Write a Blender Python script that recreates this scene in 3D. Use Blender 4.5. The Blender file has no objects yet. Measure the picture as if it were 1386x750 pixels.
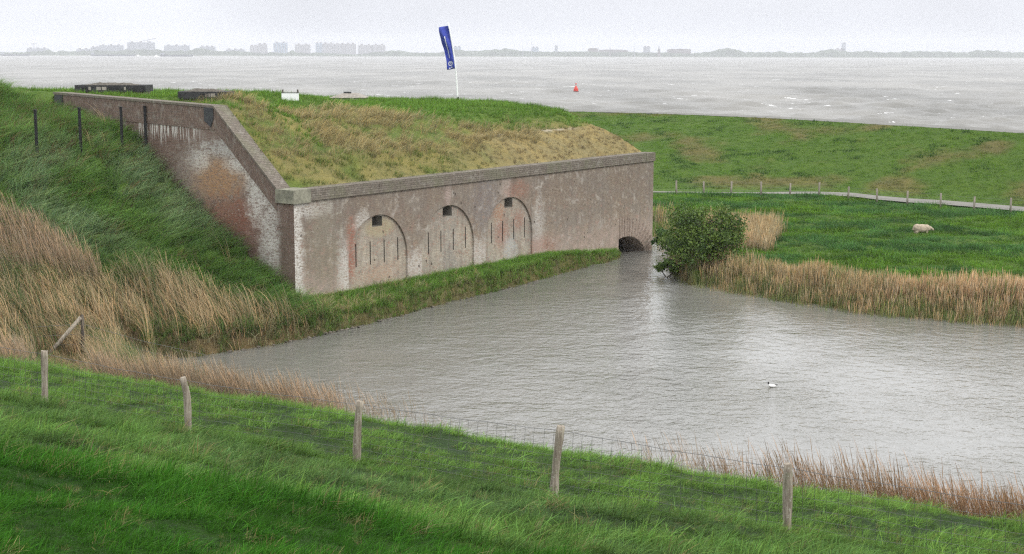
import bpy, bmesh, math, random
import numpy as np
from mathutils import Vector, Matrix
from mathutils.geometry import tessellate_polygon

random.seed(4); rng = np.random.default_rng(7)
D = bpy.data
scn = bpy.context.scene
C = scn.collection
R = math.radians

# ------------------------------------------------------------------ camera
F, H, HOR, ROLL = 1925.0, 12.5, 72.5, R(0.15)
TH = math.atan((375-HOR)/F)
cam = D.cameras.new('camera'); camo = D.objects.new('camera', cam); C.objects.link(camo)
cam.sensor_width = 36; cam.lens = F/1386*36; cam.clip_start = .1; cam.clip_end = 30000
camo.matrix_world = Matrix.Translation((0, 0, H)) @ Matrix.Rotation(math.pi/2-TH, 4, 'X') @ Matrix.Rotation(ROLL, 4, 'Z')
scn.camera = camo

# ------------------------------------------------------------------ world, sun, exposure
SUN_AZ, SUN_EL = R(128), R(48)
w = D.worlds.new('World'); scn.world = w; w.use_nodes = True
nt = w.node_tree; nt.nodes.clear()
def N(nt, t, **k):
    n = nt.nodes.new(t)
    for a, b in k.items(): setattr(n, a, b)
    return n
sky = N(nt, 'ShaderNodeTexSky', sky_type='NISHITA', sun_disc=False, sun_elevation=SUN_EL, sun_rotation=SUN_AZ, air_density=1.5, dust_density=4)
tc = N(nt, 'ShaderNodeTexCoord'); sx = N(nt, 'ShaderNodeSeparateXYZ'); nt.links.new(tc.outputs['Generated'], sx.inputs[0])
rmp = N(nt, 'ShaderNodeValToRGB'); nt.links.new(sx.outputs['Z'], rmp.inputs[0])
e = rmp.color_ramp.elements
e[0].position = 0.0; e[0].color = (.405, .417, .455, 1)
e[1].position = 1.0; e[1].color = (1.0, 1.0, 1.0, 1)
x = e.new(.045); x.color = (.448, .459, .495, 1); x = e.new(.13); x.color = (.90, .915, .95, 1)
x = e.new(.28); x.color = (.94, .95, .98, 1); x = e.new(.5); x.color = (.97, .98, 1, 1)
nz = N(nt, 'ShaderNodeTexNoise'); nz.inputs['Scale'].default_value = 3.0; nz.inputs['Detail'].default_value = 5; nz.inputs['Distortion'].default_value = .6
mp = N(nt, 'ShaderNodeMapping'); mp.inputs['Scale'].default_value = (1, 1, 3.5)
nt.links.new(tc.outputs['Generated'], mp.inputs[0]); nt.links.new(mp.outputs[0], nz.inputs['Vector'])
mr = N(nt, 'ShaderNodeMapRange'); mr.inputs[1].default_value = .3; mr.inputs[2].default_value = .7; mr.inputs[3].default_value = 14.0; mr.inputs[4].default_value = 17.4
nt.links.new(nz.outputs[0], mr.inputs[0])
vm = N(nt, 'ShaderNodeVectorMath', operation='SCALE'); nt.links.new(rmp.outputs[0], vm.inputs[0]); nt.links.new(mr.outputs[0], vm.inputs['Scale'])
mx = N(nt, 'ShaderNodeMix', data_type='RGBA'); mx.inputs[0].default_value = .9
nt.links.new(sky.outputs[0], mx.inputs[6]); nt.links.new(vm.outputs[0], mx.inputs[7])
bg = N(nt, 'ShaderNodeBackground'); bg.inputs[1].default_value = .13
wo = N(nt, 'ShaderNodeOutputWorld'); nt.links.new(mx.outputs[2], bg.inputs[0]); nt.links.new(bg.outputs[0], wo.inputs[0])

sl = D.lights.new('sun', 'SUN'); so = D.objects.new('sun', sl); C.objects.link(so)
sl.energy = 1.5; sl.angle = R(12); sl.color = (1, .96, .9)
sd = Vector((math.sin(SUN_AZ)*math.cos(SUN_EL), math.cos(SUN_AZ)*math.cos(SUN_EL), math.sin(SUN_EL)))
so.rotation_euler = (-sd).to_track_quat('-Z', 'Y').to_euler()
vs = scn.view_settings; scn.display_settings.display_device = 'sRGB'
vs.view_transform = 'Standard'; vs.look = 'None'; vs.exposure = 0.0; vs.gamma = 1; vs.use_curve_mapping = False
cy = scn.cycles
cy.max_bounces = 6; cy.diffuse_bounces = 3; cy.glossy_bounces = 2; cy.transmission_bounces = 2; cy.volume_bounces = 1; cy.transparent_max_bounces = 6
cy.use_denoising = False; cy.pixel_filter_type = 'BLACKMAN_HARRIS'; cy.filter_width = 1.25; cy.denoiser = 'OPENIMAGEDENOISE'; cy.denoising_prefilter = 'NONE'; cy.denoising_input_passes = 'RGB_ALBEDO_NORMAL'

# ------------------------------------------------------------------ helpers
cT, sT = math.cos(TH), math.sin(TH)
def ray(x, y):
    u = (x-693)/F; v = (375-y)/F; c, s = math.cos(ROLL), math.sin(ROLL)
    u2 = u*c-v*s; v2 = u*s+v*c
    return np.array([u2, cT+v2*sT, -sT+v2*cT])
def at(x, y, z=None, Y=None):
    d = ray(x, y); k = (z-H)/d[2] if z is not None else Y/d[1]
    return np.array([0, 0, H])+k*d
def proj(P):
    P = np.asarray(P, float); d = P-np.array([0, 0, H])
    f = d[..., 1]*cT-d[..., 2]*sT; u2 = d[..., 0]/f; v2 = (d[..., 1]*sT+d[..., 2]*cT)/f
    c, s = math.cos(ROLL), math.sin(ROLL)
    return 693+(u2*c+v2*s)*F, 375-(-u2*s+v2*c)*F, f

def _h(i, j, s):
    n = (i*374761393+j*668265263+s*2147483647) & 0xffffffff
    n = ((n ^ (n >> 13))*1274126177) & 0xffffffff
    return ((n ^ (n >> 16)) & 0xffff)/65535.0
def vn(x, y, s=0):
    x = np.asarray(x, float); y = np.asarray(y, float)
    i = np.floor(x).astype(np.int64); j = np.floor(y).astype(np.int64)
    fx = x-i; fy = y-j; fx = fx*fx*(3-2*fx); fy = fy*fy*(3-2*fy)
    return (_h(i, j, s)*(1-fx)+_h(i+1, j, s)*fx)*(1-fy)+(_h(i, j+1, s)*(1-fx)+_h(i+1, j+1, s)*fx)*fy
def fbm(x, y, s=0, o=4):
    r = 0; a = .5; t = 0
    for k in range(o):
        r = r+a*vn(np.asarray(x)*2**k+k*17.3, np.asarray(y)*2**k-k*9.1, s+k*31); t += a; a *= .5
    return r/t
def ss(a, b, x):
    t = np.clip((np.asarray(x, float)-a)/(b-a), 0, 1); return t*t*(3-2*t)

def tag(o, label=None, cat=None, group=None, kind=None):
    if label: o['label'] = label
    if cat: o['category'] = cat
    if group: o['group'] = group
    if kind: o['kind'] = kind
    return o
def empty(name, loc=(0, 0, 0), rz=0):
    o = D.objects.new(name, None); C.objects.link(o); o.location = loc; o.rotation_euler = (0, 0, rz); o.empty_display_size = .2
    return o
def mesh(name, V, Fc, mat=None, parent=None, smooth=False, uv=None):
    me = D.meshes.new(name); me.from_pydata([tuple(map(float, v)) for v in V], [], [tuple(map(int, f)) for f in Fc])
    if uv is not None:
        L = me.uv_layers.new(name='UVMap')
        li = np.zeros(len(me.loops), np.int32); me.loops.foreach_get('vertex_index', li)
        L.data.foreach_set('uv', np.asarray(uv, np.float32)[li].ravel())
    if smooth: me.polygons.foreach_set('use_smooth', [True]*len(me.polygons))
    if mat: me.materials.append(mat)
    me.update()
    o = D.objects.new(name, me); C.objects.link(o)
    if parent: o.parent = parent
    return o
def gridmesh(name, P, mat, col=None, smooth=True):
    n, m = P.shape[:2]
    me = D.meshes.new(name); me.vertices.add(n*m); me.vertices.foreach_set('co', P.reshape(-1).astype(np.float32))
    i = np.arange(n*m).reshape(n, m); q = np.stack([i[:-1, :-1], i[:-1, 1:], i[1:, 1:], i[1:, :-1]], -1).reshape(-1, 4)
    a = P[1, 0]-P[0, 0]; b = P[0, 1]-P[0, 0]
    if a[0]*b[1]-a[1]*b[0] > 0: q = q[:, ::-1]
    me.loops.add(q.size); me.polygons.add(len(q)); me.loops.foreach_set('vertex_index', q.ravel().astype(np.int32))
    me.polygons.foreach_set('loop_start', np.arange(0, q.size, 4, dtype=np.int32))
    me.polygons.foreach_set('use_smooth', np.full(len(q), smooth))
    if col is not None:
        at_ = me.attributes.new('Col', 'FLOAT_COLOR', 'POINT')
        c4 = np.ones((n*m, 4), np.float32); c4[:, :3] = col.reshape(-1, 3); at_.data.foreach_set('color', c4.ravel())
    me.update(calc_edges=True); me.validate()
    me.materials.append(mat)
    o = D.objects.new(name, me); C.objects.link(o); return o

class MB:
    def __init__(s): s.V = []; s.F = []; s.U = []
    def add(s, V, Fc, U=None):
        b = len(s.V); s.V += [tuple(v) for v in V]; s.F += [tuple(b+i for i in f) for f in Fc]
        s.U += list(U) if U is not None else [(v[0]+v[1]*.7, v[2]) for v in V]
    def box(s, x0, x1, y0, y1, z0, z1, M=None):
        V = [(x, y, z) for x in (x0, x1) for y in (y0, y1) for z in (z0, z1)]
        if M is not None: V = [tuple(M @ Vector(v)) for v in V]
        # separate verts for every face so that uv is clean
        for f in [(0, 1, 3, 2), (4, 6, 7, 5), (0, 4, 5, 1), (2, 3, 7, 6), (0, 2, 6, 4), (1, 5, 7, 3)]:
            s.add([V[i] for i in f], [(0, 1, 2, 3)])
    def tube(s, pts, rad, n=8, cap=True, jit=0):
        pts = [Vector(p) for p in pts]
        if not hasattr(rad, '__len__'): rad = [rad]*len(pts)
        rings = []; V = []
        for i, p in enumerate(pts):
            d = (pts[min(i+1, len(pts)-1)]-pts[max(i-1, 0)]).normalized()
            a = d.cross(Vector((0, 0, 1)) if abs(d.z) < .9 else Vector((1, 0, 0))).normalized(); b = d.cross(a)
            for k in range(n):
                t = 2*math.pi*k/n; r = rad[i]*(1+random.uniform(-jit, jit)); V.append(p+(a*math.cos(t)+b*math.sin(t))*r)
        Fc = [(i*n+k, i*n+(k+1) % n, (i+1)*n+(k+1) % n, (i+1)*n+k) for i in range(len(pts)-1) for k in range(n)]
        if cap: Fc += [tuple(range(n))[::-1], tuple(range((len(pts)-1)*n, len(pts)*n))]
        s.add(V, Fc)
    def prism(s, poly, y0, y1):       # polygon in xz, extruded along y
        n = len(poly); V = [(x, y0, z) for x, z in poly]+[(x, y1, z) for x, z in poly]
        s.add(V, [tuple(range(n)), tuple(range(2*n-1, n-1, -1))]+[(i, i+n, (i+1) % n+n, (i+1) % n) for i in range(n)])
    def build(s, name, mat, parent=None, smooth=False):
        o = mesh(name, s.V, s.F, mat, parent, smooth, s.U)
        bm = bmesh.new(); bm.from_mesh(o.data); bmesh.ops.recalc_face_normals(bm, faces=bm.faces); bm.to_mesh(o.data); bm.free()
        return o

# ------------------------------------------------------------------ materials
class G:
    """small node graph helper"""
    def __init__(s, name):
        s.m = D.materials.new(name); s.m.use_nodes = True; s.t = s.m.node_tree; s.t.nodes.clear()
        s.out = s.n('ShaderNodeOutputMaterial')
    def n(s, t, **k): return N(s.t, t, **k)
    def l(s, a, b): s.t.links.new(a, b)
    def put(s, sock, v):
        if isinstance(v, bpy.types.NodeSocket): s.l(v, sock)
        elif isinstance(v, (tuple, list)) and len(v) == 3 and sock.type == 'RGBA': sock.default_value = (*v, 1)
        else: sock.default_value = v
    def math(s, op, a, b=0.0, clamp=False):
        n = s.n('ShaderNodeMath', operation=op, use_clamp=clamp); s.put(n.inputs[0], a); s.put(n.inputs[1], b); return n.outputs[0]
    def mix(s, f, a, b, bt='MIX'):
        n = s.n('ShaderNodeMix', data_type='RGBA', blend_type=bt); s.put(n.inputs[0], f); s.put(n.inputs[6], a); s.put(n.inputs[7], b); return n.outputs[2]
    def mr(s, v, a, b, c=0.0, d=1.0, smooth=True):
        n = s.n('ShaderNodeMapRange', interpolation_type='SMOOTHSTEP' if smooth else 'LINEAR')
        for i, q in enumerate((v, a, b, c, d)): s.put(n.inputs[i], q)
        return n.outputs[0]
    def noise(s, vec, scale, detail=4, rough=.6, sc=(1, 1, 1), off=(0, 0, 0), dist=0):
        m = s.n('ShaderNodeMapping'); s.l(vec, m.inputs[0]); m.inputs['Scale'].default_value = sc; m.inputs['Location'].default_value = off
        n = s.n('ShaderNodeTexNoise'); s.l(m.outputs[0], n.inputs['Vector']); n.inputs['Scale'].default_value = scale
        n.inputs['Detail'].default_value = detail; n.inputs['Roughness'].default_value = rough; n.inputs['Distortion'].default_value = dist
        return n.outputs[0]
    def bump(s, h, dist=.02, strength=1.0, nrm=None):
        n = s.n('ShaderNodeBump'); n.inputs['Distance'].default_value = dist; n.inputs['Strength'].default_value = strength; s.l(h, n.inputs['Height'])
        if nrm is not None: s.l(nrm, n.inputs['Normal'])
        return n.outputs[0]
    def bsdf(s, col, rough=.8, nrm=None, **k):
        n = s.n('ShaderNodeBsdfPrincipled'); s.put(n.inputs['Base Color'], col); s.put(n.inputs['Roughness'], rough)
        n.inputs['Specular IOR Level'].default_value = k.pop('spec', .3)
        for a, b in k.items(): s.put(n.inputs[a.replace('_', ' ')], b)
        if nrm is not None: s.l(nrm, n.inputs['Normal'])
        s.l(n.outputs[0], s.out.inputs[0]); return n
    def uv(s): return s.n('ShaderNodeTexCoord').outputs['UV']
    def obj(s): return s.n('ShaderNodeTexCoord').outputs['Object']

def plain(name, col, rough=.8, var=.25, scale=3, metal=0, bump=0.0, sc=(1, 1, 1), spec=.3):
    g = G(name); o = g.obj(); n = g.noise(o, scale, 5, .65, sc)
    c = g.mix(g.mr(n, .3, .7), tuple(v*(1-var) for v in col), tuple(min(1, v*(1+var)) for v in col))
    g.bsdf(c, rough, g.bump(n, bump) if bump else None, Metallic=metal, spec=spec)
    return g.m

def brick_base(g, uv, cols, mortar, row=.075, wid=.23):
    b = g.n('ShaderNodeTexBrick'); g.l(uv, b.inputs['Vector']); b.offset = .5
    for i, c in zip(('Color1', 'Color2', 'Mortar'), (*cols, mortar)): b.inputs[i].default_value = (*c, 1)
    b.inputs['Scale'].default_value = 1; b.inputs['Mortar Size'].default_value = .007; b.inputs['Mortar Smooth'].default_value = .2
    b.inputs['Bias'].default_value = 0; b.inputs['Brick Width'].default_value = wid; b.inputs['Row Height'].default_value = row
    return b.outputs['Color'], b.outputs['Fac']

def blob(g, uv, u0, v0, ru, rv, nz=None, amp=.5, p=0.35):
    """soft elliptical patch with a ragged edge"""
    s = g.n('ShaderNodeSeparateXYZ'); g.l(uv, s.inputs[0])
    a = g.math('DIVIDE', g.math('SUBTRACT', s.outputs[0], u0), ru); b = g.math('DIVIDE', g.math('SUBTRACT', s.outputs[1], v0), rv)
    d = g.math('SQRT', g.math('ADD', g.math('MULTIPLY', a, a), g.math('MULTIPLY', b, b)))
    if nz is not None: d = g.math('ADD', d, g.math('MULTIPLY', g.math('SUBTRACT', nz, .5), amp*2))
    return g.mr(d, 1+p, 1-p)

def wall_mat(name, kind):
    g = G(name); uv = g.uv()
    base = {'facade': ((.195, .145, .106), (.265, .208, .152), (.315, .285, .235)),
            'niche': ((.35, .30, .23), (.40, .355, .28), (.44, .41, .345)),
            'wing': ((.115, .072, .055), (.165, .105, .082), (.23, .19, .165)),
            'band': ((.15, .105, .085), (.215, .155, .125), (.12, .095, .08)),
            'cope': ((.145, .122, .10), (.195, .168, .14), (.095, .082, .07)),
            'voussoir': ((.27, .20, .16), (.34, .27, .22), (.22, .18, .15))}[kind]
    col, fac = brick_base(g, uv, base[:2], base[2], row=.08 if kind != 'cope' else .11, wid=.24)
    n1 = g.noise(uv, .55, 5, .65); n2 = g.noise(uv, 2.3, 5, .7, off=(7, 3, 0)); n3 = g.noise(uv, 9, 3, .7, off=(2, 9, 0))
    st = g.noise(uv, 1.0, 5, .65, sc=(3.2, .28, 1)); st2 = g.noise(uv, 1.0, 4, .6, sc=(9, .6, 1), off=(4, 4, 0))
    grain = g.noise(uv, 1.0, 2, .8, sc=(4.3, 12.5, 1))      # brick to brick difference
    V = g.n('ShaderNodeSeparateXYZ'); g.l(uv, V.inputs[0]); U_, Z_ = V.outputs[0], V.outputs[1]
    col = g.mix(g.mr(grain, .42, .68, 0, .6), col, g.mix(.6, col, tuple(v*.4 for v in base[0]))); col = g.mix(g.mr(grain, .44, .30, 0, .4), col, tuple(min(.6, v*1.5) for v in base[1]))
    white = (.56, .54, .50); red = (.30, .125, .085); grey = (.225, .215, .195)
    if kind in ('facade', 'niche'):
        col = g.mix(g.mr(n1, .38, .66, 0, .5), col, (.25, .235, .205))
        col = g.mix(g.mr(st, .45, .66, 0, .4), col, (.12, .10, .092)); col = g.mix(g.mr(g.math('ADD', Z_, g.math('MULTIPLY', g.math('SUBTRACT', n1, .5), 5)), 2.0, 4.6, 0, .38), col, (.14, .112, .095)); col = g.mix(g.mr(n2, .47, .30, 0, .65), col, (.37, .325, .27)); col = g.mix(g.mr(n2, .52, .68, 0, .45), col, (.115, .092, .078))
        if kind == 'facade':
            m = g.math('MULTIPLY', g.mr(n2, .53, .68), g.mr(Z_, 5.8, 3.0, .15, .6)); col = g.mix(m, col, (.36, .24, .19))
            m = g.math('MULTIPLY', g.mr(Z_, 3.0, .9, 0, .7), g.mr(n2, .3, .62)); col = g.mix(m, col, (.43, .34, .29))
        else:
            m = blob(g, uv, 6, 4, 1, .45, n3, .3); col = g.mix(g.math('MULTIPLY', m, .4), col, (.40, .34, .18))
            m = g.math('MULTIPLY', g.mr(n3, .48, .62), g.mr(n2, .46, .6)); col = g.mix(g.math('MULTIPLY', m, .75), col, (.36, .20, .15))
        for (u0, v0, ru, rv, a, c) in ([(0.12, 2.6, .42, 3.4, .95, white), (1.1, 5.3, 1.5, .35, .6, white), (3.3, 2.1, .45, 1.5, .75, white), (3.9, 3.6, .35, 1.0, .7, red),
                (2.0, 3.5, 1.0, 2.2, .5, (.215, .20, .15)), (8.8, 1.9, 1.1, .7, .6, white), (4.6, 4.4, .45, .5, .6, white), (11.3, 5.2, .3, .6, .55, (.42, .33, .30)), (16.5, 5.2, .5, .9, .5, (.45, .38, .34)),
                (14.0, 1.7, 1.4, .9, .55, white), (19.6, 2.6, .5, 2.0, .45, white), (14.6, 4.6, 1.1, 1.5, .45, (.19, .18, .19)), (19.8, 1.5, 1.5, .6, .5, red), (17.6, 5.0, 1.0, .5, .45, red)] if kind == 'facade' else
                [(6.0, 1.7, 1.4, .5, .6, (.40, .27, .19)), (3.9, 2.8, .35, 1.1, .8, red), (16.2, 2.7, .6, .8, .6, red), (17.8, 3.3, .5, .5, .5, red), (17.0, 1.7, .6, .7, .6, (.40, .42, .42)), (15.9, 3.9, .5, .5, .6, (.33, .17, .10)), (11.5, 2.0, .6, 1.8, .35, (.20, .205, .20))]):
            m = blob(g, uv, u0, v0, ru, rv, n2, 1.5, .6); m = g.math('MULTIPLY', m, g.mr(g.math('ADD', grain, g.math('MULTIPLY', n3, .6)), .62, .86)); col = g.mix(g.math('MULTIPLY', m, a), col, c)
        m = g.math('MULTIPLY', g.mr(st2, .6, .74, 0, .6), g.mr(n1, .45, .6)); col = g.mix(m, col, (.46, .43, .39))
        wn = g.noise(uv, 1.3, 8, .72, off=(11, 5, 0), dist=.6); col = g.mix(g.math('MULTIPLY', g.mr(wn, .54, .66, 0, .42), g.mr(grain, .35, .55, .4, 1)), col, (.48, .45, .41))
        # pocked and missing bricks
        pm = g.n('ShaderNodeMapping'); g.l(uv, pm.inputs[0]); pm.inputs['Scale'].default_value = (1.0, .8, 1)
        vo = g.n('ShaderNodeTexVoronoi'); g.l(pm.outputs[0], vo.inputs['Vector']); vo.inputs['Scale'].default_value = 1.75; vo.inputs['Randomness'].default_value = 1
        rs = g.n('ShaderNodeSeparateColor'); g.l(vo.outputs['Color'], rs.inputs[0])
        pk = g.math('MULTIPLY', g.mr(g.math('ADD', vo.outputs['Distance'], g.math('MULTIPLY', g.math('SUBTRACT', n3, .5), .18)), .115, .075), g.math('GREATER_THAN', rs.outputs[0], .42))
        pk = g.math('MULTIPLY', pk, g.mr(n1, .36, .5)); col = g.mix(g.math('MULTIPLY', pk, .85), col, (.07, .055, .045))
        hgt = g.math('SUBTRACT', g.math('MULTIPLY', fac, -.3), pk)
    elif kind == 'wing':
        col = g.mix(g.mr(n1, .4, .62, 0, .6), col, (.20, .145, .12))
        for (u0, v0, ru, rv, a, c) in [(4.6, 6.9, 2.6, 1.5, .85, (.31, .285, .25)), (5.0, 6.6, 1.8, 1.0, .85, (.36, .20, .10)), (4.2, 5.0, 1.8, .7, .7, (.26, .12, .08)), (3.0, 4.8, 1.0, 1.2, .6, (.20, .085, .06)),
                (2.4, 6.0, .6, 1.5, .85, white), (3.4, 7.3, .9, .35, .8, white), (6.3, 7.4, .7, .5, .7, white), (1.9, 3.4, .4, .9, .6, white), (4.3, 8.0, 1.5, .4, .6, (.46, .46, .44)), (1.5, 4.6, .5, 1.6, .7, white), (.6, 3.4, .5, 1.6, .35, (.12, .11, .085)), (7.3, 6.8, .8, .9, .5, (.29, .25, .22)), (1.2, 3.1, .25, 1.0, .5, white)]:
            m = blob(g, uv, u0, v0, ru, rv, n2, 1.5, .6); m = g.math('MULTIPLY', m, g.mr(g.math('ADD', grain, g.math('MULTIPLY', n3, .6)), .60, .84)); col = g.mix(g.math('MULTIPLY', m, a), col, c)
        # lime runs below the soldier course
        dr = g.math('MULTIPLY', g.mr(st2, .47, .6), g.math('MULTIPLY', g.mr(U_, 5.6, 7.2), g.mr(U_, 12.2, 11)))
        lv = g.math('ADD', Z_, g.math('MULTIPLY', g.math('SUBTRACT', st, .5), 2.2))
        dr = g.math('MULTIPLY', dr, g.math('MULTIPLY', g.mr(lv, 8.1, 8.6), g.mr(lv, 9.5, 9.2))); col = g.mix(g.math('MULTIPLY', dr, .9), col, (.60, .58, .54))
        m = g.math('MULTIPLY', g.mr(n3, .56, .66), g.mr(n2, .45, .6)); col = g.mix(g.math('MULTIPLY', m, .7), col, (.45, .42, .38))
        hgt = g.math('MULTIPLY', fac, -.3)
    else:
        col = g.mix(g.mr(st2, .5, .68, 0, .55), col, (.12, .11, .095)); col = g.mix(g.mr(n2, .5, .7, 0, .5), col, (.30, .285, .25)); col = g.mix(g.mr(n3, .62, .74, 0, .6), col, (.44, .43, .38))
        if kind == 'cope':
            col = g.mix(g.mr(n1, .45, .6, 0, .35), col, (.14, .15, .085))
        hgt = g.math('MULTIPLY', fac, -.5)
    g.bsdf(col, .9, g.bump(g.math('ADD', hgt, g.math('MULTIPLY', n3, .4)), .02), spec=.2)
    return g.m

def earth_mat(name):
    g = G(name); o = g.obj()
    a = g.n('ShaderNodeAttribute', attribute_name='Col').outputs['Color']
    n1 = g.noise(o, .55, 6, .65); n2 = g.noise(o, 2.6, 5, .7, off=(4, 2, 1)); n3 = g.noise(o, 11, 3, .7)
    c = g.mix(g.mr(n1, .3, .7, .0, .55), a, g.mix(1.0, a, (1.55, 1.35, .95), 'MULTIPLY'))
    c = g.mix(g.mr(n2, .50, .66, 0, .5), c, g.mix(1.0, a, (.42, .52, .5), 'MULTIPLY'))
    c = g.mix(g.mr(n3, .5, .7, 0, .5), c, g.mix(1.0, a, (.45, .5, .5), 'MULTIPLY'))
    g.bsdf(c, .95, g.bump(g.math('ADD', n2, g.math('MULTIPLY', n3, .35)), .3), spec=.1)
    return g.m

def blade_mat(name):
    g = G(name)
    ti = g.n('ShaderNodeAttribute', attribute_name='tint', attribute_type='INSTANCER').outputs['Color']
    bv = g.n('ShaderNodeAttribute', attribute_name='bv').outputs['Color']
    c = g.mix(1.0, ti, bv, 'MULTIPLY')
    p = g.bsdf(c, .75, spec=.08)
    tr = g.n('ShaderNodeBsdfTranslucent'); g.l(c, tr.inputs[0])
    ms = g.n('ShaderNodeMixShader'); ms.inputs[0].default_value = .3
    g.l(p.outputs[0], ms.inputs[1]); g.l(tr.outputs[0], ms.inputs[2]); g.l(ms.outputs[0], g.out.inputs[0])
    return g.m

def leaf_mat(name, c0, c1):
    g = G(name); n = g.noise(g.obj(), 1.6, 4, .6); n2 = g.noise(g.obj(), 9, 2, .6)
    c = g.mix(g.mr(n, .35, .65), c0, c1); c = g.mix(g.mr(n2, .4, .7, 0, .6), c, g.mix(1, c, (.5, .55, .5), 'MULTIPLY'))
    p = g.bsdf(c, .5, spec=.3); tr = g.n('ShaderNodeBsdfTranslucent'); g.l(c, tr.inputs[0]); ms = g.n('ShaderNodeMixShader'); ms.inputs[0].default_value = .25
    g.l(p.outputs[0], ms.inputs[1]); g.l(tr.outputs[0], ms.inputs[2]); g.l(ms.outputs[0], g.out.inputs[0])
    return g.m

def water_mat(name, sea):
    g = G(name); o = g.obj()
    if sea:
        n0 = g.noise(o, .02, 4, .6, sc=(1, .35, 1)); n1 = g.noise(o, .25, 5, .65, sc=(.7, 1.6, 1)); n2 = g.noise(o, 1.3, 3, .6, sc=(.7, 1.4, 1))
        h = g.math('ADD', n1, g.math('MULTIPLY', n2, .3))
        nr = g.bump(h, .8, .6)
        foam = g.mr(g.noise(o, .12, 5, .75, sc=(.75, 1.6, 1), off=(3, 8, 0)), .632, .664)
        foam = g.math('MULTIPLY', foam, g.mr(g.noise(o, .9, 4, .7), .38, .5))
        c = g.mix(g.mr(n0, .35, .65), (.15, .148, .138), (.235, .23, .215)); c = g.mix(foam, c, (.85, .86, .87))
        g.bsdf(c, g.mix(foam, (.34,)*3, (.8,)*3), nr, IOR=1.33, spec=.06)
    else:
        wnd = g.mr(g.noise(o, .055, 4, .6), .38, .62, .40, 1.15)
        n1 = g.noise(o, 1.7, 3, .55, sc=(1.0, 1.15, 1), dist=.5); n2 = g.noise(o, 5.0, 3, .6, sc=(1, 1.3, 1)); n3 = g.noise(o, .5, 3, .5)
        h = g.math('ADD', g.math('MULTIPLY', n1, 1.0), g.math('ADD', g.math('MULTIPLY', n2, .35), g.math('MULTIPLY', n3, .8)))
        h = g.math('MULTIPLY', h, wnd)
        g.bsdf((.155, .153, .138), .04, g.bump(h, .10, 1.0), IOR=1.33, spec=.95)
    return g.m

def wood_mat(name, c0, c1, moss=True):
    g = G(name); o = g.obj(); n = g.noise(o, 14, 5, .7, sc=(1, 1, .12)); n2 = g.noise(o, 5, 4, .7)
    c = g.mix(g.mr(n, .35, .65), c0, c1)
    if moss: c = g.mix(g.mr(n2, .52, .66, 0, .6), c, (.20, .21, .13)); c = g.mix(g.mr(g.noise(o, 25, 3, .6), .6, .68, 0, .7), c, (.42, .42, .36))
    g.bsdf(c, .9, g.bump(n, .02), spec=.15); return g.m

M = dict(
    facade=wall_mat('weathered_brick', 'facade'), niche=wall_mat('pale_niche_brick', 'niche'), wing=wall_mat('dark_wing_brick', 'wing'),
    band=wall_mat('soldier_course_brick', 'band'), cope=wall_mat('coping_stone', 'cope'), vous=wall_mat('arch_brick', 'voussoir'),
    earth=earth_mat('turf'), blade=blade_mat('grass_blade'),
    dark=plain('dark_opening', (.045, .04, .036), .9, .3, 4), quoin=plain('dark_stone', (.045, .047, .05), .7, .3, 5, bump=.01),
    stone=plain('quoin_stone', (.20, .195, .15), .85, .35, 4, bump=.01),
    sea=water_mat('sea_water', True), pool=water_mat('pool_water', False),
    post=wood_mat('weathered_post_wood', (.17, .14, .11), (.36, .32, .26)), darkwood=wood_mat('dark_wood', (.05, .043, .037), (.13, .11, .09), False),
    palewood=wood_mat('pale_post_wood', (.15, .135, .11), (.28, .25, .21), False),
    wire=plain('galvanised_wire', (.14, .14, .14), .5, .1, 5, metal=.6), steel=plain('black_steel', (.012, .012, .014), .5, .2, 6),
    tar=plain('tarred_lid', (.028, .028, .03), .7, .5, 3, bump=.02), moss=plain('dry_moss', (.10, .09, .075), .95, .5, 9, bump=.03),
    white=plain('white_paint', (.78, .79, .80), .5, .04, 4), concrete=plain('pale_concrete', (.27, .245, .215), .9, .25, 5, bump=.01),
    path=plain('concrete_path', (.175, .168, .15), .9, .12, .8), strip=plain('crest_asphalt', (.16, .157, .145), .9, .12, .6),
    rock=plain('bank_stone', (.13, .115, .095), .9, .45, 2.5, bump=.03),
)

# ------------------------------------------------------------------ ground shape
C0 = np.array([-9.99, 64.75]); C1 = np.array([9.05, 91.08]); LW = float(np.hypot(*(C1-C0)))
AV = (C1-C0)/LW; WV = np.array([-AV[1], AV[0]])
def st(X, Y): return (X-C0[0])*AV[0]+(Y-C0[1])*AV[1], (X-C0[0])*WV[0]+(Y-C0[1])*WV[1]
POOL = np.array([(-14.6, 57.2), (-13.9, 57.5), (-12.16, 58.5), (-10.3, 60.25), (-8.68, 62.3), (-6.67, 65.2), (-3.83, 70.0), (-1.67, 73.3), (0.5, 76.6), (3.0, 80.8), (4.9, 84.0), (6.6, 86.4), (6.85, 87.4),
    (7.0, 88.2), (9.3, 91.3), (8.2, 96), (10.4, 97), (11.0, 93.5), (9.9, 88.5), (9.0, 82.3), (9.5, 77.1), (12.86, 72.4), (16.47, 68.3), (21, 65.5), (23.79, 64.9), (34, 63.5), (75, 62),
    (75, 0), (50, 13), (30, 24.2), (20, 30), (5, 38.7), (-5, 45.5), (-11.5, 52.0), (-14.0, 55.0)])
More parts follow.
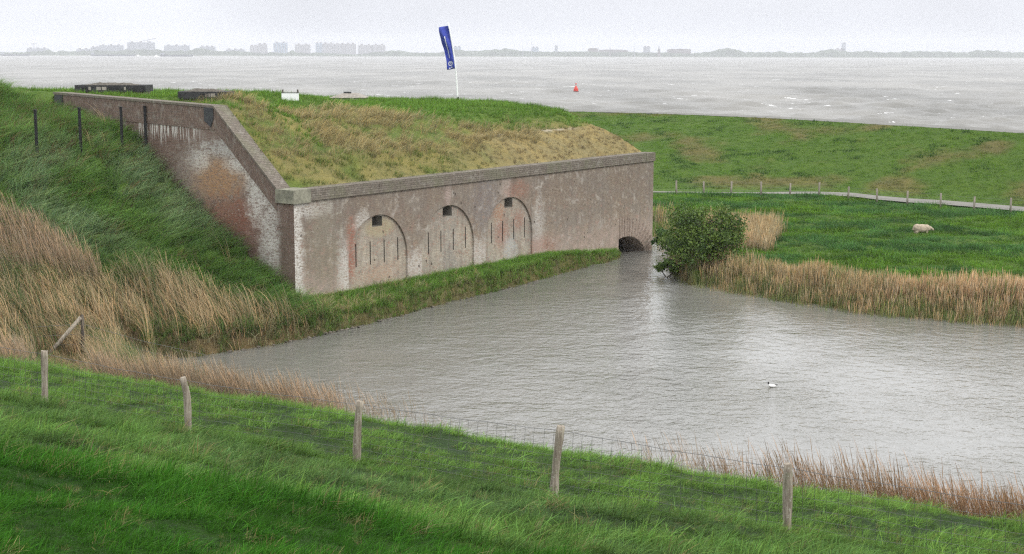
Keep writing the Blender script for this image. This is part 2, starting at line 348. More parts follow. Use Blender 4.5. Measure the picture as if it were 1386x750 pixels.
def pool_d(X, Y):
    """distance outside the pool shore (negative on the water side)"""
    X = np.asarray(X, float); Y = np.asarray(Y, float); d = np.full(X.shape, 1e9); ins = np.zeros(X.shape, bool)
    n = len(POOL)
    for i in range(n):
        a = POOL[i]; b = POOL[(i+1) % n]; e_ = b-a; L2 = e_@e_
        t = np.clip(((X-a[0])*e_[0]+(Y-a[1])*e_[1])/L2, 0, 1)
        d = np.minimum(d, np.hypot(X-a[0]-t*e_[0], Y-a[1]-t*e_[1]))
        c = ((a[1] > Y) != (b[1] > Y)) & (X < (b[0]-a[0])*(Y-a[1])/(b[1]-a[1]+1e-12)+a[0]); ins ^= c
    return np.where(ins, -d, d)
FU = [-.5, .05, .116, .21, .24, .2584, .28, .303, .327, .354, .46, .7]; FY = [119, 119, 118.4, 117.2, 115.4, 112.9, 110.8, 109.4, 107.4, 105.1, 96, 80]
ZC = 5.6
_c = [at(786, 151.5, z=ZC), at(900, 154.5, z=ZC), at(1036, 160, z=ZC), at(1200, 169.5, z=ZC), at(1386, 181, z=ZC)]
CU = [-.6, -.05]+[p[0]/p[1] for p in _c]+[.6]; CY = [175, 175]+[p[1] for p in _c]+[_c[-1][1]-24]
def Yf(u): return np.interp(u, FU, FY)
def Yb(u): return Yf(u)+5.2
def Yc(u): return np.interp(u, CU, CY)
def smax(a, b, k=.6):
    h = np.clip(.5+.5*(a-b)/k, 0, 1); return b*(1-h)+a*h+k*h*(1-h)
QP = [-60, -3, 3, 9.3, 10.4, 19, 22.7, 26.5, 30, 36, 39, 60]; ZP = [10.9, 10.9, 10.5, 8.55, 8.15, 5.4, 4.33, 3.93, 2.7, .15, -.2, -.2]
TP = [-40, -7, -2.2, -.8, .5, 2.4, 4.8, 7.4, 9.7, 11.5, 13.9, 16.6, 18.5, 21, 27, 45, 90]; TZ = [.45, .45, .75, 1.0, 1.75, 2.7, 4.0, 5.6, 7.5, 8.5, 8.95, 9.25, 9.7, 10.5, 10.5, .8, .8]
def zground(X, Y, fine=True):
    X = np.asarray(X, float); Y = np.asarray(Y, float)
    q = .5*X+.866*Y; s, t = st(X, Y); d = pool_d(X, Y); u = X/np.maximum(Y, 5)
    zd = np.interp(q, QP, ZP)
    zm = np.interp(t, TP, TZ)
    d2 = (LW-s)
    face = (s > np.where(t > 17.0, 1.0, 0))
    # right of the fort corner and everything beyond it: flat meadow
    zm = np.where(face & (t > -1), np.where(s > LW-1, .8, np.minimum(zm, 1.15)), zm)
    zm = np.where(face & (s > 20) & (t < .5), np.minimum(zm, np.interp(s, [20, 28], [1.15, .45])), zm)
    zm = np.where(face & (t > .35) & (d2 > .35) & (t < 27) & (s > .35), np.where(s > 26.5, -1.3, .3), zm)
    zm = np.where((s > 27.6) & (s < LW) & (t > -.05) & (t < .4), -1.3, zm)
    mead = .8*ss(28, 45, Y-np.where(X > 8, 12, 0))
    z = smax(smax(zd, zm, .8), np.where((X > 7) & ~((s < LW) & (t > -.1)), mead, -1.5), .4)
    tt = np.clip((Y-Yb(u))/(Yc(u)-Yb(u)), 0, 1)
    zs = .8+(ZC-.8)*(tt**.92)
    z = np.where((Y > Yb(u)) & (u > -.05), np.maximum(z, zs), z)
    over = Y-Yc(u)-5.5
    z = np.where(over > 0, np.minimum(z, np.maximum(ZC-over*.35, -4)), z)
    if fine:
        a = ss(0, 1.0, d)*ss(38, 30, q)
        z = z+a*(.26*(fbm(X*.75+Y*.35, Y*1.0-X*.2, 3, 3)-.5)+.22*ss(24, 20, q)*(fbm(X*.3, Y*.45, 5, 2)-.5))
        b = ss(.5, 2, d)*(q > 36)*np.where((u > -.05) & (Y > Yf(u)-5), ss(-.5, -4, Y-Yc(u))*np.maximum(ss(Yf(u)+5, Yf(u)+7, Y), ss(Yf(u)-2, Yf(u)-5, Y)), 1)
        z = z+b*ss(.4, 1.5, np.where(face, -t, 9)+ss(0, -.4, s)*9)*(.45*(fbm(X*.55, Y*.55, 9, 4)-.5))
    fort = (s > -9.5) & (t < .6) & (t > -9) & (s < LW)
    lo, hi = np.where(fort, -.12, -.5), np.where(fort, .38, 2.2)
    k = np.clip((d+(fbm(X*1.3, Y*1.3, 12, 2)-.5)*.5*(fort)-lo)/(hi-lo), 0, 1); k = k*k*(3-2*k)
    k = np.where(d < lo, 0, k)
    return -1.0*(1-k)+z*k
def hit(x, y, dz=0):
    d = ray(x, y); k = np.linspace(5, 190, 3000); X, Y, Z = k*d[0], k*d[1], H+k*d[2]
    g_ = zground(X, Y)+dz; i = np.argmax(Z < g_); return np.array([X[i], Y[i], g_[i]-dz])

def lin(*a): return np.array(a, float)
GREEN, DGREEN, BLUEG, TAN, BROWN = lin(.070, .125, .026), lin(.035, .075, .018), lin(.075, .125, .06), lin(.27, .20, .115), lin(.12, .09, .055)
def drymask(X, Y):
    s, t = st(X, Y); q = .5*X+.866*Y
    lim = np.interp(s, [-30, -15, -11, -6.2, -4.2, -2.0], [5.8, 4.6, 3.8, 2.9, .2, -2.4])+(fbm(X*.35, Y*.35, 41, 3)-.5)*3.4
    return ss(.9, -.9, t-lim)*(s < -.5)*ss(34.0, 35.5, q)
def groundcol(X, Y, P=None):
    n = fbm(X*.12, Y*.12, 61, 3); q = .5*X+.866*Y; d = pool_d(X, Y); u = X/np.maximum(Y, 5)
    c = GREEN*(.75+.5*n[..., None])
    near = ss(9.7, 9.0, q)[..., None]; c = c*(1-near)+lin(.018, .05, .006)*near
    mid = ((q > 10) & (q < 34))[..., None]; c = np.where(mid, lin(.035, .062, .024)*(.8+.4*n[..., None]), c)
    mn = ss(-2, 1, st(X, Y)[1])[..., None]*ss(1, -1, st(X, Y)[0])[..., None]; c = c*(1+.5*mn); dm = drymask(X, Y)[..., None]; c = c*(1-dm)+lin(.12, .095, .055)*dm
    b = (ss(.8, .1, d)*(q > 36))[..., None]; c = c*(1-b*.8)+lin(.15, .12, .07)*b*.8
    dy = (ss(0, 3, Y-Yb(u))*(u > .02))[..., None]; n2 = ss(.50, .74, fbm(X*.22, Y*.16, 71, 4))[..., None]
    c = c*(1-dy)+dy*(lin(.065, .12, .02)*(1-n2)+lin(.12, .115, .045)*n2)
    return c

def axis(a, b, step, lo, hi, g=1.25):
    l = list(np.arange(a, b+1e-6, step)); s_ = step
    while l[-1] < hi: s_ *= g; l.append(l[-1]+s_)
    s_ = step; f = [l[0]]
    while f[-1] > lo: s_ *= g; f.append(f[-1]-s_)
    return np.array(f[1:][::-1]+l)
xs = axis(-32, 46, .22, -400, 420); ys = axis(-2, 130, .22, -60, 215, 1.06)
XX, YY = np.meshgrid(xs, ys, indexing='ij')
ZZ = zground(XX, YY)
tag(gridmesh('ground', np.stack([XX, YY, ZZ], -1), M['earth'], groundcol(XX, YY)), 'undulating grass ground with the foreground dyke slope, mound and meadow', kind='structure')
SEAF = np.array([[-9000, 150, -6], [9000, 150, -6], [9000, 7000, -6], [-9000, 7000, -6]])
o = mesh('seabed', [(-9000, 212, -6), (9000, 212, -6), (9000, 7000, -6), (-9000, 7000, -6)], [(0, 1, 2, 3)], M['rock']); tag(o, 'sea bed under the estuary', kind='structure')

# pool water
px_ = np.arange(-22, 80, .8); py_ = np.arange(-10, 126, .8); A, B = np.meshgrid(px_, py_, indexing='ij')
keep = (pool_d(A, B) < 2.5)
V = np.stack([A, B, 0*A], -1).reshape(-1, 3); ii = np.arange(A.size).reshape(A.shape)
q4 = np.stack([ii[:-1, :-1], ii[1:, :-1], ii[1:, 1:], ii[:-1, 1:]], -1)[keep[:-1, :-1]].reshape(-1, 4)
us = np.unique(q4); rm = np.zeros(A.size, int); rm[us] = np.arange(len(us))
tag(mesh('pool_water', V[us], rm[q4], M['pool'], smooth=True), 'grey rippled water of the moat pool in front of the brick wall', kind='structure')

# sea with real waves, finer where it is nearer
def sea_mesh():
    nu, nv = 1100, 620
    u = np.linspace(-.46, .46, nu); ex = np.linspace(0, 1, nv)
    Y0 = 132; Yr = 1/(1/Y0*(1-ex)+ex/1800.0)
    U, Yv = np.meshgrid(u, Yr, indexing='ij'); X = U*Yv; Y = Yv
    z = np.zeros_like(X)
    r2 = np.random.default_rng(3)
    for k in range(46):
        L = 2.4*(1.085**k) if k < 30 else r2.uniform(6, 30)
        th = R(-65)+r2.normal(0, .5); kk = 2*math.pi/L; a = .0115*L*(.9 if L < 9 else .35)
        cell = Y*Y/(13.5*F)*1.2
        z += a*np.sin(kk*(X*math.cos(th)+Y*math.sin(th))+r2.uniform(0, 6.28))*np.clip(1.6-cell/L*1.0, 0, 1)
    z *= (.6+.8*fbm(X*.02, Y*.02, 77, 3)); z = np.sign(z)*np.abs(z)**1.0
    z *= ss(1800, 900, Y)
    z += .35*np.maximum(z, 0)**1.5
    P = np.stack([X, Y, -1+z], -1)
    o = gridmesh('sea', P, M['sea']); tag(o, 'choppy grey estuary with small whitecaps', kind='structure')
    far = MB(); far.add([(-.46*1800, 1800, -1), (.46*1800, 1800, -1), (3600, 6900, -1), (-3600, 6900, -1)], [(0, 1, 2, 3)])
    far.add([(-.46*132, 132, -1.0), (-.46*1800, 1800, -1), (-3600, 6900, -1), (-3600, 132, -1.0)], [(3, 2, 1, 0)])
    far.add([(.46*132, 132, -1.0), (.46*1800, 1800, -1), (3600, 6900, -1), (3600, 132, -1.0)], [(0, 1, 2, 3)])
    f = far.build('open_water', M['sea']); tag(f, 'far open water reaching the opposite shore', kind='structure')
sea_mesh()

# crest strip (asphalt) and meadow path
def ribbon(name, us, y0, y1, zf, mat, label, n=160):
    u = np.linspace(us[0], us[1], n); P = []
    for j in range(6):
        k = j/5; Y = y0(u)*(1-k)+y1(u)*k; P.append(np.stack([u*Y, Y, zf(u*Y, Y)], -1))
    tag(gridmesh(name, np.stack(P, 1), mat), label, kind='structure')
ribbon('crest_road', (-.02, .42), lambda u: Yc(u)+.25, lambda u: Yc(u)+5.5, lambda X, Y: 0*X+ZC+.012, M['strip'], 'grey asphalt strip along the crest of the sea dyke')
ribbon('path', (.08, .42), lambda u: Yf(u)+1.5, lambda u: Yf(u)+2.4+2.3*ss(.15, .25, u), lambda X, Y: 0*X+.93, M['path'], 'pale concrete path at the foot of the sea dyke')

# ------------------------------------------------------------------ fort masonry
FA = math.atan2(AV[1], AV[0])
fort = empty('fort', (C0[0], C0[1], 0), FA)
tag(fort, 'long low brick fort wall with three shallow arches and a dark sloping wing wall', 'fort')
ZT, ZCB = 6.29, 5.74
def arc(cx, cz, r, n, a0, a1, sx=1): return [(cx+sx*r*math.cos(a0+(a1-a0)*i/n), cz+r*math.sin(a0+(a1-a0)*i/n)) for i in range(n+1)]
def faceholes(mb, outer, holes, y):
    loops = [outer]+holes
    tri = tessellate_polygon([[Vector((x, z, 0)) for x, z in l] for l in loops]); pts = [p for l in loops for p in l]
    mb.add([(x, y, z) for x, z in pts], tri, [(x, z) for x, z in pts])
def reveal(mb, loop, y0, y1, closed=True):
    n = len(loop)
    for i in range(n if closed else n-1):
        (x0, z0), (x1, z1) = loop[i], loop[(i+1) % n]
        if abs(x1-x0)+abs(z1-z0) < 1e-5: continue
        mb.add([(x0, y0, z0), (x1, y0, z1), (x1, y1, z1), (x0, y1, z0)], [(0, 1, 2, 3)], [(x0+y0, z0), (x1+y0, z1), (x1+y1, z1), (x0+y1, z0)])
def grid_arch(cx): return [(cx-2.2, .4)]+arc(cx, 2.47, 2.2, 28, math.pi, 0)+[(cx+2.2, .4)]
AC = [5.82, 11.36, 16.8]; ZB = -1.3
arches = [grid_arch(c) for c in AC]
cul = [(28.35, -1.1), (28.35, 1.12), (29.0, 1.2), (29.6, 1.18), (30.2, 1.04), (30.8, .78), (31.3, .42), (31.62, 0.05), (31.75, -.4), (31.8, -1.1)]
mb = MB()
faceholes(mb, [(0, ZB), (LW, ZB), (LW, ZCB), (0, ZCB)], arches+[cul], 0)
for a_ in arches: reveal(mb, a_, 0, .10)
reveal(mb, cul, 0, 1.6)
reveal(mb, [(0, ZCB), (LW, ZCB)], 0, .9, False)
mb.add([(LW, 0, ZB), (LW, 1.0, ZB), (LW, 1.0, ZCB), (LW, 0, ZCB)], [(0, 1, 2, 3)], [(0, ZB), (1, ZB), (1, ZCB), (0, ZCB)])
mesh('facade_wall', mb.V, mb.F, M['facade'], fort, False, mb.U)
for k, cx in enumerate(AC):
    mb = MB(); sl_ = [[(cx-1.55+1.04*i-.035, 2.24), (cx-1.55+1.04*i-.035, 3.38), (cx-1.55+1.04*i+.035, 3.38), (cx-1.55+1.04*i+.035, 2.24)] for i in range(4)]
    v0 = cx-.35; vent = [(v0, 4.08), (v0, 4.55), (v0+.2, 4.60), (v0+.37, 4.62), (v0+.56, 4.60), (v0+.76, 4.55), (v0+.76, 4.08)]
    faceholes(mb, arches[k], sl_+[vent], .10)
    n_ = mesh('arched_niche', mb.V, mb.F, M['niche'], fort, False, mb.U)
    n_['label'] = ['shallow arched panel nearest the wing wall, streaked white on its left', 'middle of the three shallow arched panels', 'shallow arched panel farthest from the wing wall, with red patches'][k]
    for s_ in sl_:
        m2 = MB(); reveal(m2, s_, .10, .42); x0, x1 = s_[0][0], s_[2][0]
        m2.add([(x0, .42, 2.24), (x1, .42, 2.24), (x1, .42, 3.38), (x0, .42, 3.38)], [(0, 1, 2, 3)])
        mesh('rifle_slit', m2.V, m2.F, M['dark'], n_, False, m2.U)
    m2 = MB(); reveal(m2, vent, .10, .75); faceholes(m2, vent, [], .75); mesh('vent_opening', m2.V, m2.F, plain('vent_stone', (.17, .155, .13), .9, .3, 3) if k == 0 else D.materials['vent_stone'], n_, False, m2.U)
# culvert: vault behind the face, ring of long bricks fanned above it
mb = MB(); faceholes(mb, cul, [], 1.6); mesh('culvert_back', mb.V, mb.F, M['dark'], fort, False, mb.U)
mb = MB()
def vous(p, ang, L, wd=.15):
    ca, sa = math.cos(ang), math.sin(ang); a = (p[0]+ca*.0, p[1]+sa*.0); n_ = (-sa*wd/2, ca*wd/2)
    Q = [(a[0]-n_[0], a[1]-n_[1]), (a[0]+n_[0], a[1]+n_[1]), (a[0]+n_[0]+ca*L, a[1]+n_[1]+sa*L), (a[0]-n_[0]+ca*L, a[1]-n_[1]+sa*L)]
    mb.prism(Q, -.03, .004)
tops = [(28.5, 1.17), (28.8, 1.2), (29.1, 1.22), (29.4, 1.21), (29.66, 1.17), (29.92, 1.11), (30.2, 1.04), (30.45, .95), (30.7, .84), (30.92, .72), (31.13, .58), (31.3, .42), (31.46, .25), (31.6, .08)]
for i, p in enumerate(tops):
    an = 90-(max(0, i-4)/9)*78; L = 1.25 if i < 4 else min(1.15, (LW-.05-p[0])/max(.05, math.cos(R(an))))
    vous((p[0], p[1]+.02), R(an), L)
mb.build('culvert_arch', M['vous'], fort)
# wing wall, outer face at x = 0, local y runs back and up the mound
prof = [(0, ZT), (1.0, ZT+.02), (5.1, 10.03), (17.15, 10.45)]
def wing_face(mb, poly, x, holes=[]):
    tri = tessellate_polygon([[Vector((y, z, 0)) for y, z in poly]]); mb.add([(x, y, z) for y, z in poly], tri, poly)
mb = MB(); poly = [(0, ZB), (17.15, ZB), (17.15, 10.35), (5.1, 9.93), (.96, ZCB+.42), (0, ZCB)]
wing_face(mb, poly, 0)
mb.add([(0, 17.15, ZB), (.9, 17.15, ZB), (.9, 17.15, 10.35), (0, 17.15, 10.35)], [(0, 1, 2, 3)], [(0, 0), (1, 0), (1, 11), (0, 11)])
mb.add([(.9, .9, 5), (.9, 17.15, 5), (.9, 17.15, 10.35), (.9, 5.1, 9.93), (.9, .96, ZCB+.42)], [(0, 1, 2, 3, 4)], [(0, 0), (17, 0), (17, 10), (5, 10), (0, 6)])
mesh('wing_wall', mb.V, mb.F, M['wing'], fort, False, mb.U)
# soldier course band along the top of the wing wall (bricks on end, so uv is turned)
mb = MB()
def band(p0, p1, h, x=-.03, dv=0):
    (y0, z0), (y1, z1) = p0, p1; L = math.hypot(y1-y0, z1-z0); e_ = ((y1-y0)/L, (z1-z0)/L); n_ = (0, -1)
    V = [(x, y0, z0), (x, y1, z1), (x, y1, z1-h), (x, y0, z0-h)]
    mb.add(V, [(0, 1, 2, 3)], [(dv, 0), (dv, L), (dv-h, L), (dv-h, 0)])
    mb.add([(x, y0, z0-h), (x, y1, z1-h), (.0, y1, z1-h), (.0, y0, z0-h)], [(0, 1, 2, 3)], [(0, 0), (0, L), (.03, L), (.03, 0)])
band((5.1, 9.93), (17.15, 10.35), 1.05); band((1.06, 6.27), (5.1, 9.93), 1.0)
mesh('soldier_course', mb.V, mb.F, M['band'], fort, False, mb.U)
# copings
def bar(p0, p1, th, x0, x1, name, mat, turn=False):
    (y0, z0), (y1, z1) = p0, p1; L = math.hypot(y1-y0, z1-z0); mb = MB()
    V = [(x0, y0, z0), (x1, y0, z0), (x1, y1, z1), (x0, y1, z1), (x0, y0, z0-th), (x1, y0, z0-th), (x1, y1, z1-th), (x0, y1, z1-th)]
    W = x1-x0
    for f, U in [((0, 1, 2, 3), [(0, 0), (W, 0), (W, L), (0, L)]), ((0, 3, 7, 4), [(0, 0), (0, L), (-th, L), (-th, 0)]), ((1, 5, 6, 2), [(0, 0), (-th, 0), (-th, L), (0, L)]), ((0, 4, 5, 1), [(0, 0), (0, th), (W, th), (W, 0)]), ((3, 2, 6, 7), [(0, 0), (W, 0), (W, th), (0, th)])]:
        mb.add([V[i] for i in f], [(0, 1, 2, 3)], U)
    return mesh(name, mb.V, mb.F, mat, fort, False, mb.U)
bar((1.0, ZT+.03), (5.1, 10.03), .11, -.07, .8, 'slanted_coping', M['cope'])
bar((5.1, 10.03), (17.2, 10.45), .11, -.07, .75, 'wing_coping', M['cope'])
mb = MB(); xsx = [1.05]+[1.05+1.6*i for i in range(1, 20)]+[LW+.07]
for a_, b_ in zip(xsx[:-1], xsx[1:]):
    j = random.uniform(-.008, .008); z1 = ZT+j
    for V, U in [([(a_, -.09+j, ZCB), (b_-.012, -.09+j, ZCB), (b_-.012, -.09+j, z1), (a_, -.09+j, z1)], [(a_, 0), (b_, 0), (b_, .56), (a_, .56)]),
                 ([(a_, -.09+j, z1), (b_-.012, -.09+j, z1), (b_-.012, .75, z1), (a_, .75, z1)], [(a_, 0), (b_, 0), (b_, .85), (a_, .85)]),
                 ([(a_, -.09+j, ZCB), (a_, -.09+j, z1), (a_, .75, z1), (a_, .75, ZCB)], [(0, 0), (0, .5), (.8, .5), (.8, 0)]),
                 ([(b_-.012, -.09+j, ZCB), (b_-.012, .75, ZCB), (b_-.012, .75, z1), (b_-.012, -.09+j, z1)], [(0, 0), (.8, 0), (.8, .5), (0, .5)]),
                 ([(a_, -.09+j, ZCB), (a_, 0, ZCB), (b_-.012, 0, ZCB), (b_-.012, -.09+j, ZCB)], [(0, 0), (0, .1), (1.6, .1), (1.6, 0)])]:
        mb.add(V, [(0, 1, 2, 3)], U)
mesh('front_coping', mb.V, mb.F, M['cope'], fort, False, mb.U)
mb = MB(); mb.box(-.12, 1.03, -.12, 1.05, ZCB-.06, ZT+.02); o = mb.build('corner_stone', M['stone'], fort); o['label'] = 'large pale green stone block on the corner of the wall'
for t0, zt in ((5.12, 9.92), (16.45, 10.3)):
    mb = MB(); pl = [(t0, zt), (t0+.62, zt+.02), (t0+.62, zt-.62), (t0+.18, zt-.9), (t0, zt-.5)] if t0 < 8 else [(t0, zt), (t0+.62, zt+.02), (t0+.74, zt-.3), (t0+.5, zt-.66), (t0, zt-.72)]
    V = [(-.075, y, z) for y, z in pl]+[(0, y, z) for y, z in pl]; n = len(pl)
    mb.add(V, [tuple(range(n))]+[(i, i+n, (i+1) % n+n, (i+1) % n) for i in range(n)]); mb.build('dark_quoin', M['quoin'], fort)
# side wall going back from the far corner
ex_ = Vector((AV[0], AV[1])); ey_ = Vector((WV[0], WV[1])); dl = ey_; dx, dy = dl.dot(ex_), dl.dot(ey_)
mb = MB(); SL = 34
mb.add([(LW, .0, ZB), (LW+dx*SL, dy*SL, ZB), (LW+dx*SL, dy*SL, 6.12), (LW, .0, 6.12)], [(0, 1, 2, 3)], [(0, ZB), (SL, ZB), (SL, ZT), (0, ZT)])
mesh('side_wall', mb.V, mb.F, M['facade'], fort, False, mb.U)

# ------------------------------------------------------------------ earth on top of the fort
def roof_z(s, t, fine=True):
    e_ = np.maximum(t-.6, 0)
    top = 9.3+.9*ss(17.5, 12.5, s+(t-9)*.25)+.3*ss(4, 0, s)*ss(6, 14, t)
    sl = np.interp(e_, [0, .9, 1.6, 2.5, 3.2, 5.2, 7.3, 9.5, 13], [0, .62, 1.05, 1.5, 1.72, 2.62, 3.05, 3.3, 4.4])
    sl = sl+.45*np.minimum(e_, 9)/9*ss(18, 10, s)
    left = .80*e_
    k = ss(7, .8, s); sl = sl*(1-k)+left*k
    z = 6.17+sl
    h = np.clip(.5+.5*(top-z)/.9, 0, 1); z = top*(1-h)+z*h-.9*h*(1-h)*.5
    z = np.minimum(z, 6.12+2.0*np.maximum(LW-s-.1, 0)); z = np.where(t > 27, np.minimum(z, 9.2-(t-27)*.4), z)
    # keep the turf below the slanted coping of the wing
    cope = np.interp(t, [0, 1, 5.1, 17.2, 30], [ZT, ZT+.02, 10.03, 10.45, 10.6])-.07
    k = ss(2.2, .7, s); z = np.minimum(z, cope*k+99*(1-k)*(k < 1)) if False else z*(1-k)+np.minimum(cope, z+1)*k
    if fine:
        a = ss(.2, 1.4, e_)*ss(.3, 2, LW-s)
        z = z+a*(.22*(fbm(s*.5, t*.5, 23, 4)-.5)+.12*(fbm(s*2, t*2, 29, 2)-.5))
        z = z+.12*np.exp(-((t-.95)/.3)**2)*0
    return z
ts = np.concatenate([np.arange(.55, 20, .18), np.arange(20, 46, .5)]); fr = np.linspace(0, 1, 240)
S, T = np.meshgrid(fr, ts, indexing='ij'); S0 = np.where(T > 17.2, -2.2, .72); S = S0+S*(LW-.10-S0)
Z = roof_z(S, T); kk = ss(-2.2, .6, S); Z = np.where(S < .72, 8.9*(1-kk)+Z*kk, Z); Z[:, -1] = 0
def roofcol(s, t):
    d2 = (LW-s); e_ = t-.6; n = fbm(s*.25, t*.4, 51, 4)[..., None]
    g_ = lin(.088, .15, .033)*(.8+.4*n); br = lin(.25, .21, .105)*(.75+.5*n); ol = lin(.17, .175, .06)
    lowr = ss(3.6, 3.0, e_)[..., None]; k = ss(8.6, 6.8, e_+ss(12, 22, s)*3.6+(n[..., 0]-.5)*2)[..., None]
    k = k*(.25+.75*ss(.4, .6, fbm(s*.35+4, t*.5, 209, 3)))[..., None]; c = g_*(1-k)+(br*.45+ol*.55)*k; kr = (ss(14, 20, s))[..., None]*lowr; c = c*(1-kr)+br*kr
    pale = (np.exp(-((e_-3.0)/.14)**2)*ss(17, 20, s)*ss(30, 27, s)*ss(.42, .55, fbm(s*1.1, t, 8, 2)))[..., None]; c = c*(1-pale)+lin(.42, .38, .31)*pale
    edge = (np.exp(-((t-.62)/.12)**2))[..., None]; c = c*(1-edge*.6)+lin(.30, .28, .19)*edge*.6
    return c
def fw(s, t, z): return np.stack([C0[0]+s*AV[0]+t*WV[0], C0[1]+s*AV[1]+t*WV[1], z], -1)
tag(gridmesh('roof_ground', fw(S, T, Z), M['earth'], roofcol(S, T)), 'grass covered earth heaped on top of the brick fort', kind='structure')

# ------------------------------------------------------------------ blades: one object per kind, instanced over its own points
def tuft(n, l0, l1, wd, spread, lean, bend, seed, plume=0, wind=(1, 0), up=.0, segs=3):
    r = random.Random(seed); V = []; Fc = []; B = []
    for b in range(n):
        a = r.uniform(0, 6.283); rr = spread*math.sqrt(r.random()); bx, by = rr*math.cos(a), rr*math.sin(a)
        L = r.uniform(l0, l1); az = r.uniform(0, 6.283); dx_ = math.cos(az)*lean+wind[0]*bend; dy_ = math.sin(az)*lean+wind[1]*bend
        wa = r.uniform(0, 3.1416); wx, wy = math.cos(wa)*wd/2, math.sin(wa)*wd/2; v = r.uniform(.55, 1.4); i0 = len(V); hue = r.uniform(.85, 1.15)
        for k in range(segs+1):
            f = k/segs; f2 = f*f; x = bx+dx_*L*f2*.9+dx_*L*f*.15; y = by+dy_*L*f2*.9+dy_*L*f*.15; z = L*(f-f2*.38*min(1, math.hypot(dx_, dy_)))
            ww = (1-f*.85) if not plume else (1 if k < segs-1 else (plume if k == segs-1 else .3))
            V += [(x-wx*ww, y-wy*ww, z-.05), (x+wx*ww, y+wy*ww, z-.05)]
            sh = v*(.62+.48*f);  # blade colour darkens to the root: shade inside the tuft painted in
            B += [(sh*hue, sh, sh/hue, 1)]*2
        Fc += [(i0+2*k, i0+2*k+1, i0+2*k+3, i0+2*k+2) for k in range(segs)]
    return V, Fc, B
def stuff(name, tufts, P, rot, scl, tint, label, kindw=None):
    tv = []; tf = []; tb = []; var = []
    for k, (V, Fc, B) in enumerate(tufts):
        b = len(tv); tv += V; tf += [tuple(b+i for i in f) for f in Fc]; tb += B; var += [k]*len(V)
    nt_, n = len(tv), len(P)
    me = D.meshes.new(name); me.from_pydata(tv+[(0, 0, 0)]*n, [], tf)
    co = np.zeros((nt_+n, 3), np.float32); co[:nt_] = tv; co[nt_:] = P; me.vertices.foreach_set('co', co.ravel())
    def A_(nm, typ, key, arr):
        a = me.attributes.new(nm, typ, 'POINT'); a.data.foreach_set(key, np.ascontiguousarray(arr).ravel())
    z1 = np.zeros(nt_+n, np.int32); z1[:nt_] = var; z1[nt_:] = rng.integers(0, len(tufts), n); A_('var', 'INT', 'value', z1)
    b1 = np.zeros(nt_+n, bool); b1[nt_:] = True; A_('is_pt', 'BOOLEAN', 'value', b1)
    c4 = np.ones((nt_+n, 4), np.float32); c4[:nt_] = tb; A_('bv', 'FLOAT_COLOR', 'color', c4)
    c4 = np.ones((nt_+n, 4), np.float32); c4[nt_:, :3] = tint; A_('tint', 'FLOAT_COLOR', 'color', c4)
    v3 = np.zeros((nt_+n, 3), np.float32); v3[nt_:] = rot; A_('rot', 'FLOAT_VECTOR', 'vector', v3)
    v3 = np.ones((nt_+n, 3), np.float32); v3[nt_:] = scl; A_('scl', 'FLOAT_VECTOR', 'vector', v3)
    me.materials.append(M['blade']); me.update()
    o = D.objects.new(name, me); C.objects.link(o)
    gt = D.node_groups.get('scatter')
    if gt is None:
        gt = D.node_groups.new('scatter', 'GeometryNodeTree')
        gt.interface.new_socket('Geometry', in_out='INPUT', socket_type='NodeSocketGeometry'); gt.interface.new_socket('Geometry', in_out='OUTPUT', socket_type='NodeSocketGeometry')
        gi = N(gt, 'NodeGroupInput'); go = N(gt, 'NodeGroupOutput')
        def na(nm, t):
            x = N(gt, 'GeometryNodeInputNamedAttribute', data_type=t); x.inputs['Name'].default_value = nm; return x.outputs['Attribute']
        sg = N(gt, 'GeometryNodeSeparateGeometry', domain='POINT'); gt.links.new(gi.outputs[0], sg.inputs[0]); gt.links.new(na('is_pt', 'BOOLEAN'), sg.inputs['Selection'])
        sp = N(gt, 'GeometryNodeSplitToInstances', domain='POINT'); gt.links.new(sg.outputs[1], sp.inputs[0]); gt.links.new(na('var', 'INT'), sp.inputs['Group ID'])
        ip = N(gt, 'GeometryNodeInstanceOnPoints'); gt.links.new(sg.outputs[0], ip.inputs['Points']); gt.links.new(sp.outputs[0], ip.inputs['Instance'])
        ip.inputs['Pick Instance'].default_value = True; gt.links.new(na('var', 'INT'), ip.inputs['Instance Index'])
        er = N(gt, 'FunctionNodeEulerToRotation'); gt.links.new(na('rot', 'FLOAT_VECTOR'), er.inputs[0]); gt.links.new(er.outputs[0], ip.inputs['Rotation'])
        gt.links.new(na('scl', 'FLOAT_VECTOR'), ip.inputs['Scale']); gt.links.new(ip.outputs[0], go.inputs[0])
    md = o.modifiers.new('scatter', 'NODES'); md.node_group = gt
    tag(o, label, kind='stuff'); return o
def inview(P, mx=.16, my=.12):
    x, y, f = proj(P); return (f > 1) & (x > -1386*mx) & (x < 1386*(1+mx)) & (y > -50) & (y < 750*(1+my)+60)
def scatter(x0, x1, y0, y1, dens):
    n = int((x1-x0)*(y1-y0)*dens); return rng.uniform(x0, x1, n), rng.uniform(y0, y1, n)
def lowzone(X, Y):
    x_, y_, _ = proj(np.stack([X, Y, zground(X, Y, False)], -1)); return np.where((x_ > 48) & (x_ < 128) & (y_ > 482), .35, 1.0)
